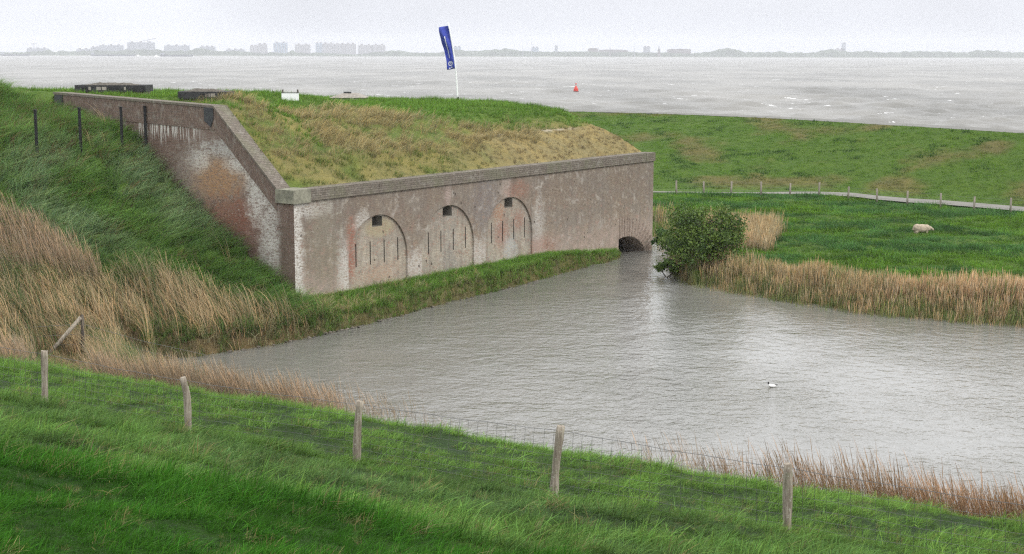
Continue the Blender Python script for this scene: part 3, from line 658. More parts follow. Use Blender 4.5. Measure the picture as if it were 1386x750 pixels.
def finish(name, tufts, X, Y, keep, tint, scale, label, sv=.25, zf=None, wind=0.3, rotj=.5):
    X, Y = X[keep], Y[keep]; Z = zground(X, Y) if zf is None else zf(X, Y)
    P = np.stack([X, Y, Z], -1); k = inview(P); P = P[k]
    n = len(P); rot = np.zeros((n, 3)); rot[:, 2] = wind+rng.normal(0, rotj, n)
    sc = scale(P[:, 0], P[:, 1]) if callable(scale) else np.full(n, scale)
    sc = sc*rng.uniform(1-sv, 1+sv, n); sc3 = np.stack([sc, sc, sc*rng.uniform(.8, 1.2, n)], -1)
    t = tint(P[:, 0], P[:, 1])*rng.uniform(.85, 1.15, (n, 1)); print(name, n)
    return stuff(name, tufts, P, rot, sc3, t, label)

# A foreground dyke slope
def fg_tint(X, Y):
    q = .5*X+.866*Y; n = fbm(X*.33+Y*.1, Y*.5, 101, 3)[:, None]; n2 = fbm(X*1.1, Y*1.3, 103, 2)[:, None]
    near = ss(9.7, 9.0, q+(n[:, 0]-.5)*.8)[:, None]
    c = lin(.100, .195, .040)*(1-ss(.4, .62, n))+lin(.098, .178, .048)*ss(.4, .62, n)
    n3 = ss(.2, .7, vn(X*2.1+Y*.6, Y*2.6, 191))[:, None]; c = c*(1-.5*ss(.5, .7, n2))*(.6+.6*n3); far = ss(19, 25, q)[:, None]; c = c*(1-far)+lin(.125, .23, .045)*(.62+.35*n2+.4*n3)*far  # tint follows tuft height, shade of the hollows put into the colour
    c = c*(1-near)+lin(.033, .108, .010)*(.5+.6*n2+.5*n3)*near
    r_ = rng.random((len(X), 1)); return np.where(r_ < .045, lin(.22, .20, .09), np.where(r_ > .93, c*1.5, c))
X, Y = scatter(-20, 21, 3, 46, 62); q = .5*X+.866*Y; dn = fbm(X*1.1, Y*1.3, 103, 2)
keep = (q > 2.5) & (q < 31) & (rng.random(len(X)) < np.where(q < 12, 1, .75))
T1 = [tuft(28, .08, .175, .009, .11, .5, .55, 10+i) for i in range(6)]+[tuft(20, .11, .23, .009, .08, .5, .7, 20+i) for i in range(3)]+[tuft(14, .10, .24, .011, .13, .8, .2, 27)]
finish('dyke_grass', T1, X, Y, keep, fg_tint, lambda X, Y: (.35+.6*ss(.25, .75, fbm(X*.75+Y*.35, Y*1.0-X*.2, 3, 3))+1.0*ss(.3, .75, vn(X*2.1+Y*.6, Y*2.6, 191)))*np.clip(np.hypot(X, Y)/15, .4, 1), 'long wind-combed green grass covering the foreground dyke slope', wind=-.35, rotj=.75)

X, Y = scatter(-9, 9, 2, 15, 170); q = .5*X+.866*Y
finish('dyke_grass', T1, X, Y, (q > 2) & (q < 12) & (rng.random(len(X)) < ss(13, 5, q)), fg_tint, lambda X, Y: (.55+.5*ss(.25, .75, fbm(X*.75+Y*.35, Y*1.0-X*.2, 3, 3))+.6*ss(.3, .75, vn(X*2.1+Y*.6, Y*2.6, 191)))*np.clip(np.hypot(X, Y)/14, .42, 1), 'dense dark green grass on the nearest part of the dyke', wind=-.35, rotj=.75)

# D/C mound: long green grass and tall dry grass
def mound_keep(X, Y, dry):
    s, t = st(X, Y); q = .5*X+.866*Y; dm = drymask(X, Y)+rng.normal(0, .18, len(X))
    k = (s < -.15) & (t > -9) & (t < 30) & (q > 33.5) & (pool_d(X, Y) > .25)
    return k & ((dm > .5) if dry else (dm <= .5))
def mound_tint(X, Y):
    s, t = st(X, Y); n = fbm(X*.45, Y*.45, 121, 4)[:, None]; n2 = fbm(X*.3+9, Y*.3, 123, 3)[:, None]
    pale = (ss(.36, .55, n)*ss(3, 6, t)[:, None]*ss(13, 9, t)[:, None])
    c = lin(.15, .275, .065)*(.6+.8*n2); c = c*(1-pale*.8)+lin(.32, .44, .235)*pale*.8
    b = ((rng.random(len(X)) < .07+.12*(t > 9))*1.0)[:, None]; return c*(1-b)+TAN*.9*b
X, Y = scatter(-34, -8, 44, 92, 34)
T2 = [tuft(15, .4, 1.0, .030, .2, .45, .8, 40+i) for i in range(6)]
finish('mound_grass', T2, X, Y, mound_keep(X, Y, False), mound_tint, lambda X, Y: .55+.75*fbm(X*.6, Y*.6, 129, 3), 'long bluish green grass leaning over the mound beside the wing wall', wind=-.5, rotj=.7)
def dry_tint(X, Y):
    n = fbm(X*.5, Y*.5, 131, 3)[:, None]; r_ = rng.random((len(X), 1)); s, t = st(X, Y)
    c = lin(.46, .335, .19)*(.6+.8*n); g_ = (r_ < .30+.35*ss(-2, -5, t)[:, None]*0+.22*(n < .45)); return np.where(g_, lin(.085, .13, .045), c)
X, Y = scatter(-34, -6, 40, 72, 26)
T3 = [tuft(9, .8, 1.8, .022, .28, .28, .5, 60+i, segs=4) for i in range(7)]
finish('tall_dry_grass', T3, X, Y, mound_keep(X, Y, True), dry_tint, lambda X, Y: (.6+.5*fbm(X*.4, Y*.4, 139, 3))*lowzone(X, Y), 'tall straw-coloured grass on the lower part of the mound at left', wind=2.6, rotj=.5)

# E strip between wall and pool
def bank_tint(X, Y):
    d = pool_d(X, Y); n = fbm(X*.8, Y*.8, 141, 3)[:, None]; k = np.clip(ss(.55, .05, d)[:, None]*.75+ss(.55, .7, n)*.5*(X < -6)[:, None], 0, 1)*(rng.random((len(X), 1)) < .5)
    return lin(.17, .32, .055)*(.7+.6*n)*(1-k)+lin(.29, .235, .125)*k
X, Y = scatter(-15, 9, 55, 91, 150); s, t = st(X, Y); d = pool_d(X, Y)
keep = (rng.random(len(X)) < np.where(d < .5, 1, .4)) & (t < -.08) & (t > -6.5) & (s > -8) & (s < 29.4) & (d > .02) & ((s > -.3) | (drymask(X, Y) < .6))
T4 = [tuft(16, .14, .34, .018, .16, .5, .3, 80+i) for i in range(5)]
finish('bank_grass', T4, X, Y, keep, bank_tint, lambda X, Y: .7+.5*fbm(X*.9, Y*.9, 149, 2), 'green grass with straw edges on the strip between wall and pool', rotj=3)

T10 = [tuft(13, .3, .65, .026, .2, .45, .35, 85+i) for i in range(5)]
def lb_tint(X, Y):
    n = fbm(X*.6, Y*.6, 145, 3)[:, None]; r_ = rng.random((len(X), 1)); return np.where(r_ < .25+.5*ss(.4, .65, n), lin(.40, .335, .175), lin(.15, .235, .06))*(.75+.5*n)
X, Y = scatter(-20, 1, 50, 76, 110); s, t = st(X, Y); d = pool_d(X, Y); q = .5*X+.866*Y
keep = (d > -.04) & (d < 2.6+2*(X < -9)) & (q > 39) & (t < -.15) & (rng.random(len(X)) < np.interp(X, [-20, -10, -7, 0], [1, 1, .25, .08])*np.where(d < .55, 1, .25))
finish('bank_grass', T10, X, Y, keep, lb_tint, lambda X, Y: .6+.5*fbm(X*.7, Y*.7, 147, 2), 'long olive and straw grass drooping over the bank near the wall corner', rotj=1.2, wind=-1.2)

# F meadow + H sea dyke
def mead_tint(X, Y):
    n = fbm(X*.22, Y*.35, 151, 4)[:, None]; n2 = fbm(X*.9, Y*.9, 153, 2)[:, None]
    return (lin(.105, .215, .026)*(1-ss(.42, .6, n))+lin(.070, .165, .045)*ss(.42, .6, n))*(.35+1.2*n2)
X, Y = scatter(8, 62, 60, 120, 11); u = X/Y; d = pool_d(X, Y)
keep = (d > 2.5) & (Y < Yf(u)+.9) & (st(X, Y)[0] > LW-12)
T5 = [tuft(16, .14, .34, .035, .3, .5, .4, 90+i, segs=2) for i in range(5)]
finish('meadow_grass', T5, X, Y, keep, mead_tint, lambda X, Y: .4+1.7*fbm(X*.45, Y*.6, 159, 3)**1.5, 'short lumpy green pasture between the reeds and the far path', rotj=3)
def dyke_tint(X, Y):
    n = ss(.50, .74, fbm(X*.22, Y*.16, 71, 4))[:, None]; n2 = fbm(X*.5, Y*.4, 163, 3)[:, None]
    c = (lin(.10, .20, .024)*(1-n)+lin(.15, .165, .05)*n)*(.7+.6*n2); k = ss(.62, .70, n2); return c*(1-k)+lin(.04, .095, .02)*k
X, Y = scatter(4, 70, 98, 182, 5); u = X/Y
keep = (Y > Yf(u)+5.0) & (Y < Yc(u)+.1)
T6 = [tuft(14, .10, .22, .05, .38, .5, .4, 96+i, segs=2) for i in range(5)]
finish('sea_dyke_grass', T6, X, Y, keep, dyke_tint, lambda X, Y: .55+.8*fbm(X*.5, Y*.4, 163, 3)**1.2, 'patchy green and brownish grass on the sea dyke slope', rotj=3)

# G reeds
def reed_tint(a, b):
    def f(X, Y):
        n = fbm(X*.35, Y*.35, 171, 3)[:, None]; return (a*(1-ss(.35, .65, n))+b*ss(.35, .65, n))
    return f
X, Y = scatter(8, 36, 58, 96, 34); d = pool_d(X, Y); wdt = np.interp(X, [8, 9.5, 11, 14, 20, 30], [.6, 1.2, 2.2, 2.9, 3.3, 3.5])+(fbm(X*.3, Y*.3, 177, 2)-.5)*1.8
keep = (d > -.35) & (d < wdt) & (Y < 82) & (rng.random(len(X)) < .8)
T7 = [tuft(13, .75, 1.35, .014, .36, .08, .10, 110+i, plume=2.0, segs=5) for i in range(6)]
def rt(X, Y):
    d = pool_d(X, Y); g_ = ss(1.6, 0, d)*.6; c = reed_tint(lin(.50, .355, .21), lin(.42, .315, .175))(X, Y); k = ((rng.random(len(X)) < g_+.12)*1.0)[:, None]; return c*(1-k)+lin(.17, .20, .07)*k
finish('reeds', T7, X, Y, keep, rt, lambda X, Y: .45+.55*fbm(X*.5, Y*.5, 179, 3)+.12*ss(14, 24, X), 'dry brown reed belt along the far right shore of the pool', rotj=1.5)
X, Y = scatter(8, 26, 84, 118, 12); x_, y_, _ = proj(np.stack([X, Y, 0*X+.8], -1)); nb = fbm(X*.3, Y*.3, 181, 2)
keep = (((x_ > 884) & (x_ < 915) & (y_ > 300) & (y_ < 335)) | ((x_ > 955) & (x_ < 1050+40*(nb-.5)) & (y_ > 305+.1*(x_-960)) & (y_ < 345))) & (pool_d(X, Y) > -.2)
finish('reeds', T7, X, Y, keep, reed_tint(lin(.50, .37, .22), lin(.40, .31, .17)), .92, 'patch of brown reeds behind the round green bush', rotj=1.5)
# near toe: left and right stands
X, Y = scatter(-22, 34, 22, 60, 95); q = .5*X+.866*Y; x_, y_, _ = proj(np.stack([X, Y, 0*X+.5], -1)); d = pool_d(X, Y)
den = np.interp(x_, [-100, 60, 120, 400, 470, 520, 600, 640, 850, 900, 1060, 1200, 1386, 1600], [.4, .5, .9, .9, .35, .06, .015, 0, 0, .2, .45, .9, 1, 1])
wd = np.interp(x_, [0, 300, 500, 900, 1386], [6, 4.5, 2.5, 1.2, 2.0])
keep = (rng.random(len(X)) < den) & (q > 33.8) & (d > -wd) & (q < 42.5) & (drymask(X, Y) < .8)
T8 = [tuft(8, 1.0, 1.95, .0055, .42, .10, .20, 130+i, plume=2.6, segs=6) for i in range(8)]
finish('reeds', T8, X, Y, keep, lambda X, Y: reed_tint(lin(.40, .295, .20), lin(.33, .25, .165))(X, Y)*(1-ss(2, 9, X)[:, None]*lin(-.05, .10, .22)), lambda X, Y: (.62+.4*fbm(X*.4, Y*.4, 189, 2))*lowzone(X, Y), 'thin reddish brown reeds at the near edge of the pool', rotj=.5, wind=3.1)

# I fort roof grass
def rsc(dens, smx=52):
    n = int(smx*30*dens); return rng.uniform(.75, smx, n), rng.uniform(.7, 30, n)
def roofgrass(name, tufts, dens, maskf, tint, scale, label, wind, rj):
    s, t = rsc(dens); d2 = (LW-s); e_ = np.minimum(t-.6, d2-.05); k = (e_ > .05) & maskf(s, t, t-.6); s, t = s[k], t[k]
    P = fw(s, t, roof_z(s, t)); k = inview(P); P = P[k]; s, t = s[k], t[k]; n = len(P); rot = np.zeros((n, 3)); rot[:, 2] = wind+rng.normal(0, rj, n)
    sc = scale(s, t)*rng.uniform(.75, 1.25, n); print(name, n)
    return stuff(name, tufts, P, rot, np.stack([sc]*3, -1), tint(s, t)*rng.uniform(.85, 1.15, (n, 1)), label)
def dryroof(s, t, e_): return ss(1.2, 2.4, e_)*ss(8.0, 6.2, e_+ss(12, 22, s)*3.4)*ss(27, 19, s)*ss(.30, .5, fbm(s*.5, t*.35, 207, 3)+.12*ss(5, 12, s))*np.where((s > 1.5) & (s < 9) & (e_ < 6), ss(.36, .52, fbm(s*.4, t*.4, 201, 3)), 1)*ss(.8, 2.0, s)
T9 = [tuft(14, .25, .65, .028, .22, .35, .7, 150+i) for i in range(6)]
roofgrass('dry_grass', T9, 20, lambda s, t, e_: rng.random(len(s)) < dryroof(s, t, e_)*(.2+.7*ss(.38, .6, fbm(s*.35+4, t*.5, 209, 3))), lambda s, t: lin(.46, .39, .20)*(.8+.4*fbm(s*.7, t*.7, 203, 3))[:, None], lambda s, t: .7+.5*fbm(s*.5, t*.5, 205, 2), 'wind-bent straw-coloured grass on the front slope above the wall', -.6, .5)
def rg_t(s, t):
    d2 = (LW-s); e_ = t-.6; n = fbm(s*.5, t*.5, 211, 3)[:, None]; k = (ss(3.5, 2.9, e_)*ss(13, 18, s))[:, None]; o_ = (ss(2.6, 1.2, e_))[:, None]*.7
    c = lin(.145, .27, .042)*(.75+.5*n); c = c*(1-o_)+lin(.23, .235, .08)*o_; return c*(1-k)+lin(.25, .195, .11)*(.7+.6*n)*k
roofgrass('roof_grass', [tuft(14, .15, .36, .028, .22, .5, .5, 170+i, segs=2) for i in range(5)], 12, lambda s, t, e_: rng.random(len(s)) > dryroof(s, t, e_), rg_t, lambda s, t: (.7+.5*fbm(s*.6, t*.6, 213, 2))*np.where((t < 3.8) & (s > 14), .6, 1), 'green grass over the top of the fort', -.4, 1.0)
#@@OBJECTS@@
# ------------------------------------------------------------------ foreground wire fence
FP = [((60, 475), (60, 551)), ((251, 511), (254, 590)), ((489, 543), (482, 625)), ((759, 577), (751, 675)), ((1066, 628), (1066, 731))]
fence = empty('wire_fence', tuple(at(752, 672, z=4.5)))
tag(fence, 'sheep fence of grey wooden posts and thin square wire mesh across the foreground slope', 'fence')
inv = Matrix.Translation(-Vector(fence.location))
fpos = []
for k, ((tx, ty), (bx, by)) in enumerate(FP):
    b = at(bx, by, z=4.45); tp = at(tx, ty, Y=b[1]); b = Vector(b); tp = Vector(tp); fpos.append((b, tp))
    mb = MB(); n = 14; pts = []; rad = []
    for i in range(n+1):
        f = i/n; p = (b-(tp-b)*.25).lerp(tp, f); bow = math.sin(f*math.pi*1.1+k)*(.03 if k in (1, 2, 3) else .008)
        if k == 1: bow = -.055*ss(.75, 1, f)+.02*math.sin(f*3)
        pts.append(p+Vector((bow, bow*.3, 0))); rad.append((.078+.006*math.sin(f*9+k*2))*(1.05-.12*f if k != 4 else 1))
    mb.tube([p-fence.location for p in pts], rad, 12, True, .05)
    o = mb.build('fence_post', M['post'], fence, True)
    bm = bmesh.new(); bm.from_mesh(o.data); tz = max(v.co.z for v in bm.verts)
    for v in bm.verts:
        if v.co.z > tz-.02: v.co.z += random.uniform(-.012, .012)+v.co.x*0
    for f in bm.faces:
        if len(f.verts) > 6: f.smooth = False
    bm.to_mesh(o.data); bm.free()
def ext(k0, k1, n):
    (b0, t0), (b1, t1) = fpos[k0], fpos[k1]; return b0+(b0-b1)*n, t0+(b0-b1)*n
fl = [ext(0, 1, 1.2)]+fpos+[ext(4, 3, 1.3)]
mbw = MB()
def fpoint(i, f, hgt):
    (b0, t0), (b1, t1) = fl[i], fl[i+1]
    p = (b0+(t0-b0)*hgt).lerp(b1+(t1-b1)*hgt, f); p = p+Vector((.07, .12, -.025*math.sin(f*math.pi)*hgt)); return p-fence.location
for i in range(len(fl)-1):
    for hgt in (.06, .17, .29, .42, .56, .72, .91):
        mbw.tube([fpoint(i, f/8, hgt+.008*math.sin(f*2.3+hgt*9)) for f in range(9)], (.0026 if hgt < .9 else .0048), 4, False)
    L = (fl[i+1][0]-fl[i][0]).length; n = int(L/.2)
    for j in range(1, n):
        jj = random.uniform(-.012, .012)
        mbw.tube([fpoint(i, j/n, .02), fpoint(i, j/n+jj*.3, .5), fpoint(i, j/n+jj*.2, .91)], .0026, 4, False)
mbw.build('wire_mesh', M['wire'], fence)

# strainer post with brace in the dry grass
b = Vector(hit(113, 484)); top = Vector(at(111, 429, Y=b.y)); foot = Vector(at(64, 482, Y=b.y-.6)); 
sp = empty('strainer_post', tuple(b)); tag(sp, 'dark thin post with a long slanting timber brace in the dry grass at left', 'post')
mb = MB(); mb.tube([Vector((0, 0, -.5)), (top-b)*.5, top-b+Vector((0, 0, .08))], [.07, .065, .06], 10, True, .04); mb.build('post', M['darkwood'], sp, True)
mb = MB(); mb.tube([foot-b, (foot-b).lerp(top-b, .5)+Vector((0, 0, .02)), top-b+Vector((-.02, -.08, 0))], [.085, .08, .075], 10, True, .04); mb.build('brace', M['post'], sp, True)
mb = MB()
for hgt in (.35, .6, .85):
    for (dx_, dz_) in ((-9, -.2), (5, -.9)):
        mb.tube([Vector((0, 0, 1.55*hgt)), Vector((dx_*.5, -.6, 1.5*hgt+dz_*.5-.05)), Vector((dx_, -1.2, 1.5*hgt+dz_))], .006, 4, False)
mb.build('fence_wire', M['wire'], sp)

# black steel posts on the mound
labs = ['leftmost black steel post, standing tallest on the grassy mound', 'second black steel post from the left on the grassy mound', 'third black steel post from the left, before the white lime runs', 'rightmost black steel post, nearest the brick wing wall']
first = None
for k, (x, yt, yb) in enumerate([(51, 149, 221), (110, 146, 211), (166, 145, 209), (198, 144, 205)]):
    b = Vector(hit(x, yb)); h_ = at(x, yt, Y=b.y)[2]-b.z
    if first is None:
        r_ = empty('steel_post', tuple(b)); mb = MB(); mb.box(-.055, .055, -.055, .055, -.4, h_); mb.build('shaft', M['steel'], r_); mb = MB(); mb.box(-.068, .068, -.068, .068, h_, h_+.03); mb.build('cap', M['steel'], r_); first = r_; h0 = h_
    else:
        r_ = first.copy(); C.objects.link(r_); r_.location = b; r_.scale = (1, 1, h_/h0)
        for ch in list(first.children): c2 = ch.copy(); C.objects.link(c2); c2.parent = r_
    tag(r_, labs[k], 'steel post', 'black steel posts on the mound')

# far fence by the path
posts = [(916, 265), (953, 267), (990, 267), (1031, 268), (1070, 268), (1109.5, 270), (1149, 271), (1188.7, 275), (1230, 279), (1275, 282), (1321, 285), (1371, 290), (1424, 295)]
pp = []
for x, y in posts:
    u = (x-693)/F; Y = float(Yf(u)); pp.append(Vector((u*Y*1.0, Y, float(zground(u*Y, Y)))))
ff = empty('pasture_fence', tuple(pp[6])); tag(ff, 'distant fence of short wooden posts and wires along the path', 'fence')
tpl = []
for p in pp:
    h_ = random.uniform(1.05, 1.22); lean = Vector((random.uniform(-.05, .05), 0, h_)); mb = MB(); mb.tube([p-ff.location-Vector((0, 0, .3)), p-ff.location+lean], [.085, .075], 8, True, .05); mb.build('fence_post', M['palewood'], ff, True); tpl.append((p-ff.location, lean))
mb = MB()
for i in range(len(tpl)-1):
    for f in (.35, .62, .9): mb.tube([tpl[i][0]+tpl[i][1]*f, tpl[i+1][0]+tpl[i+1][1]*f], .006, 4, False)
mb.build('fence_wire', M['wire'], ff)

# ------------------------------------------------------------------ things on the roof
def on_roof(x, y):
    d = ray(x, y); k = np.linspace(60, 120, 6000); X, Y, Z = k*d[0], k*d[1], H+k*d[2]; s, t = st(X, Y)
    g_ = np.where((s > .7) & (t > .6) & (t < 45), roof_z(s, t), 0); hitm = Z < g_
    i = np.argmax(hitm) if hitm.any() else int(np.argmin(np.where(g_ > 0, Z-g_, 99))); return Vector((X[i], Y[i], g_[i]))
def lidded(name, x0, x1, yb, hpx, label, z, sdist):
    tt_ = np.linspace(2, 20, 2000); Pq = fw(sdist+0*tt_, tt_, z+0*tt_); i = int(np.argmin(np.abs(proj(Pq)[0]-(x0+x1)/2))); c = Vector(Pq[i]); k = F/(c.y); Lx = (x1-x0)/k
    c.z = float(roof_z(np.array([sdist]), tt_[i:i+1])[0])-.15; hh = at((x0+x1)/2, yb-hpx, Y=c.y)[2]-c.z
    r_ = empty(name, (c.x, c.y, c.z), 0.04); tag(r_, label, 'bunker')
    mb = MB(); mb.box(-Lx/2+.1, Lx/2-.12, 0, 1.6, -.6, hh-.42)
    o = mb.build('brick_base', M['vous'], r_)
    mb = MB(); mb.box(-Lx/2, Lx/2, -.14, 1.75, hh-.42, hh-.07); o = mb.build('tarred_lid', M['tar'], r_)
    bv = o.modifiers.new('b', 'BEVEL'); bv.width = .03; bv.segments = 2
    # ragged moss heaped on the lid
    nx, ny = 70, 24; X, Y = np.meshgrid(np.linspace(-Lx*.4, Lx*.36, nx), np.linspace(-.1, 1.6, ny), indexing='ij')
    e_ = np.minimum(np.minimum(X+Lx*.4, Lx*.36-X)*2, np.minimum(Y+.1, 1.6-Y)*3); Z = hh-.08+np.clip(e_, 0, 1)*.12*(.3+1.1*fbm(X*4, Y*4, int(x0), 3))
    o = gridmesh('moss', np.stack([X, Y, Z], -1), M['moss']); o.parent = r_
    mb = MB()
    for i in range(4):
        xx = random.uniform(-Lx*.4, Lx*.3); mb = MB(); mb.box(xx, xx+random.uniform(.1, .25), -.155, -.13, hh-.33, hh-.16); mb.build('peeling_patch', M['concrete'], r_)
    
lidded('bunker', 103, 197, 127, 13.5, 'longer low structure with a black tarred lid, on top of the wall at left', 10.45, 2.6)
lidded('bunker', 242, 310, 138, 16, 'shorter low structure with a black tarred lid, just above the slanted coping', 10.12, 1.9)
c = on_roof(472, 137); k = F/c.y; W = 38/k
r_ = empty('concrete_hatch', tuple(c), -.05); tag(r_, 'pale low concrete hatch with a tapered top behind the grassy hump', 'hatch')
mb = MB(); mb.box(-W*.6, W*.52, -.1, 1.9, -.6, 4.5/k-.003); mb.build('concrete_block', M['concrete'], r_)
mb = MB(); h0, h1 = 4.5/k, 10.5/k; V = [(-W*.68, -.2, h0), (W*.58, -.2, h0), (W*.58, 2.0, h0), (-W*.68, 2.0, h0), (-W*.25, .5, h1), (W*.22, .5, h1), (W*.22, 1.3, h1), (-W*.25, 1.3, h1)]
mb.add(V, [(0, 1, 5, 4), (1, 2, 6, 5), (2, 3, 7, 6), (3, 0, 4, 7), (4, 5, 6, 7), (3, 2, 1, 0)]); mb.build('tapered_top', M['concrete'], r_)
mb = MB(); mb.box(-W*.22, W*.05, .45, .6, h1+.002, h1+.09); mb.build('iron_lid', M['quoin'], r_)
mb = MB(); mb.box(W*.08, W*.2, -.25, 0, -.3, 4.4/k); mb.build('pier', M['stone'], r_)
c = on_roof(393, 137); k = F/c.y
r_ = empty('sign_board', tuple(c), .05); tag(r_, 'blank white board between two short dark posts on the grassy hump', 'sign')
for sx in (-1, 1):
    mb = MB(); mb.box(sx*10/k-.04, sx*10/k+.04, .0, .08, -.3, 15.5/k); mb.build('post', M['darkwood'], r_)
mb = MB(); mb.box(-11.5/k, 11.5/k, -.04, -.002, .02, 11/k); o = mb.build('board', M['white'], r_)
mb = MB(); mb.box(-11.7/k, 11.7/k, -.06, 0.02, -.02, .018); mb.box(-11.7/k, 11.7/k, -.06, 0.02, 11/k+.002, 11/k+.03); mb.build('rail', M['wire'], r_)

# flag
b = on_roof(619.5, 136); top = Vector(at(606.5, 30, Y=b.y-.3))
fg = empty('banner_flag', tuple(b)); tag(fg, 'tall blue banner flag on a leaning white pole above the fort', 'flag')
def pole(f): 
    p = (Vector((0, 0, 0))).lerp(top-b, f); return p+Vector((.12*math.sin(f*math.pi)*1.0, 0, 0))
mb = MB(); mb.tube([pole(i/14) for i in range(15)], [.062-.02*i/14 for i in range(15)], 8); mb.build('pole', M['white'], fg, True)
mb = MB(); mb.tube([Vector((0, 0, -.3)), Vector((0, 0, .25))], .075, 8); mb.build('ground_socket', M['steel'], fg)
fn, fm_ = 30, 10
def fpt(a, f, off=0):      # a 0..1 down from the top, f 0..1 away from the pole
    p = pole(.955-a*.545); k = b.y/F
    wd = (11.5+1.5*math.sin(a*5.5+.6))*k*(1-.06*a)
    if a < .1: wd *= 1
    dx_ = -wd*f; dz_ = (-2.5*k)*f*(1-.4*a)+(-2.2*k*math.sin(a*3.1)*f*.6)+.03*math.sin(a*22+f*3)*f
    dy_ = .12*math.sin(a*9+f*4)*f+.10*math.sin(f*6+a*5)
    return p+Vector((dx_-.05, dy_+off, dz_))
Vv = [fpt(i/fn, j/fm_) for i in range(fn+1) for j in range(fm_+1)]; Ff = [(i*(fm_+1)+j, i*(fm_+1)+j+1, (i+1)*(fm_+1)+j+1, (i+1)*(fm_+1)+j) for i in range(fn) for j in range(fm_)]
o = mesh('flag_cloth', Vv, Ff, plain('flag_cloth', (.04, .06, .33), .75, .18, 2), fg, True); so_ = o.modifiers.new('s', 'SOLIDIFY'); so_.thickness = .006
mb = MB()
def fq(a0, a1, f0, f1):
    Vq = []; n = max(2, int((a1-a0)*40))
    for i in range(n+1):
        a = a0+(a1-a0)*i/n; Vq += [fpt(a, f0, -.012), fpt(a, f1, -.012)]
    mb.add(Vq, [(2*i, 2*i+1, 2*i+3, 2*i+2) for i in range(n)])
a = .22; WH = mb            # column of small turned letters that reads as a thin white line
for i in range(26): fq(a, a+.014, .50, .60 if i % 3 else .57); a += .0195
mb.build('lettering', M['white'], fg); mb = MB()
for i in range(14):
    t0, t1 = 2*math.pi*i/14, 2*math.pi*(i+.8)/14
    Q = []
    for tt_, rr in ((t0, 1), (t1, 1), (t1, .72), (t0, .72)): Q.append(fpt(.865+.058*rr*math.sin(tt_), .48+.30*rr*math.cos(tt_), -.012))
    mb.add(Q, [(0, 1, 2, 3)])
mb.build('emblem_ring', M['white'], fg)
for q_ in ((.84, .89, .42, .5), (.85, .86, .32, .6), (.955, .985, .55, .68), (.945, .97, .30, .42)):
    mb = MB(); fq(*q_); mb.build('emblem_mark', M['white'], fg)

# ------------------------------------------------------------------ bush and shrubs
def make_bush(name, base, W, Hh, nleaf, seed, label, cat, m, lsz=.085, lobes=18, skew=.12, zmin=.12, trunks=5):
    r = np.random.default_rng(seed); rr = random.Random(seed); root = empty(name, tuple(base)); tag(root, label, cat)
    mb = MB(); cl = []
    for i in range(lobes):
        a = r.uniform(0, 6.28); rad = W*.5*math.sqrt(r.uniform(.03, .75)); z = Hh*r.uniform(zmin, .84); wf = 1-.75*max(0, z/Hh-.45)**1.3*1.6
        cl.append((rad*math.cos(a)*wf+skew*(z-Hh*.4), rad*math.sin(a)*wf*.9, z, r.uniform(.09, .24)*W*.8))
    for i in range(trunks):
        c = cl[i]; p0 = Vector((rr.uniform(-.2, .2), rr.uniform(-.2, .2), -.2)); p2 = Vector((c[0], c[1], c[2])); p1 = p0.lerp(p2, .5)+Vector((rr.uniform(-.3, .3), rr.uniform(-.3, .3), .25))
        mb.tube([p0, p1, p2], [W*.018, W*.013, W*.006], 7)
        for j in range(5):
            c2 = cl[(i*5+j*3+5) % lobes]; mb.tube([p1, (p1+Vector(c2[:3]))/2+Vector((0, 0, .1)), Vector(c2[:3])], [W*.011, W*.007, W*.003], 5)
    mb.build('branches', M['darkwood'], root, True)
    V = []; Fc = []; per = nleaf//lobes
    for c in cl:
        n = int(per*(c[3]/(W*.155))**1.5); dirs = r.normal(size=(n, 3)); dirs /= np.linalg.norm(dirs, axis=1)[:, None]
        P = np.array(c[:3])+dirs*(c[3]*r.uniform(.25, 1.0, n)**.5*(1+.25*np.sin(dirs[:, 0]*5+c[0])*np.cos(dirs[:, 2]*4)))[:, None]*np.array([1, 1, .72])
        tw = r.random(n) < .2; P[tw] += dirs[tw]*c[3]*r.uniform(.1, .6, (tw.sum(), 1))
        for p in P:
            if p[2] < .02: continue
            t1 = Vector(r.normal(size=3)).normalized(); t2 = t1.cross(Vector(r.normal(size=3))).normalized(); s_ = lsz*r.uniform(.6, 1.3); i0 = len(V)
            pv = Vector(p); V += [pv-t1*s_, pv+t2*s_*.5, pv+t1*s_, pv-t2*s_*.5]; Fc.append((i0, i0+1, i0+2, i0+3))
    mesh('foliage', V, Fc, m, root); return root
LM = leaf_mat('bush_leaf', (.04, .085, .014), (.14, .21, .035)); LM2 = leaf_mat('shrub_leaf', (.06, .13, .03), (.11, .19, .045))
bb = at(953, 364, z=.6)
make_bush('bush', bb, 4.9, 4.0, 20000, 5, 'large rounded dark green bush at the head of the reeds by the water', 'bush', LM, .08, 56, .12, .13, 9)
c = at(905, 372, z=.15); make_bush('shrub', c, 1.9, .95, 2200, 8, 'low green shrub hanging over the water left of the large bush', 'shrub', LM, .09, 9, 0, trunks=3)
c = at(897, 334, z=.4); make_bush('shrub', c, 1.6, 1.1, 1800, 9, 'small bright green shrub beside the far corner of the wall', 'shrub', LM2, .09, 9, 0, trunks=3)

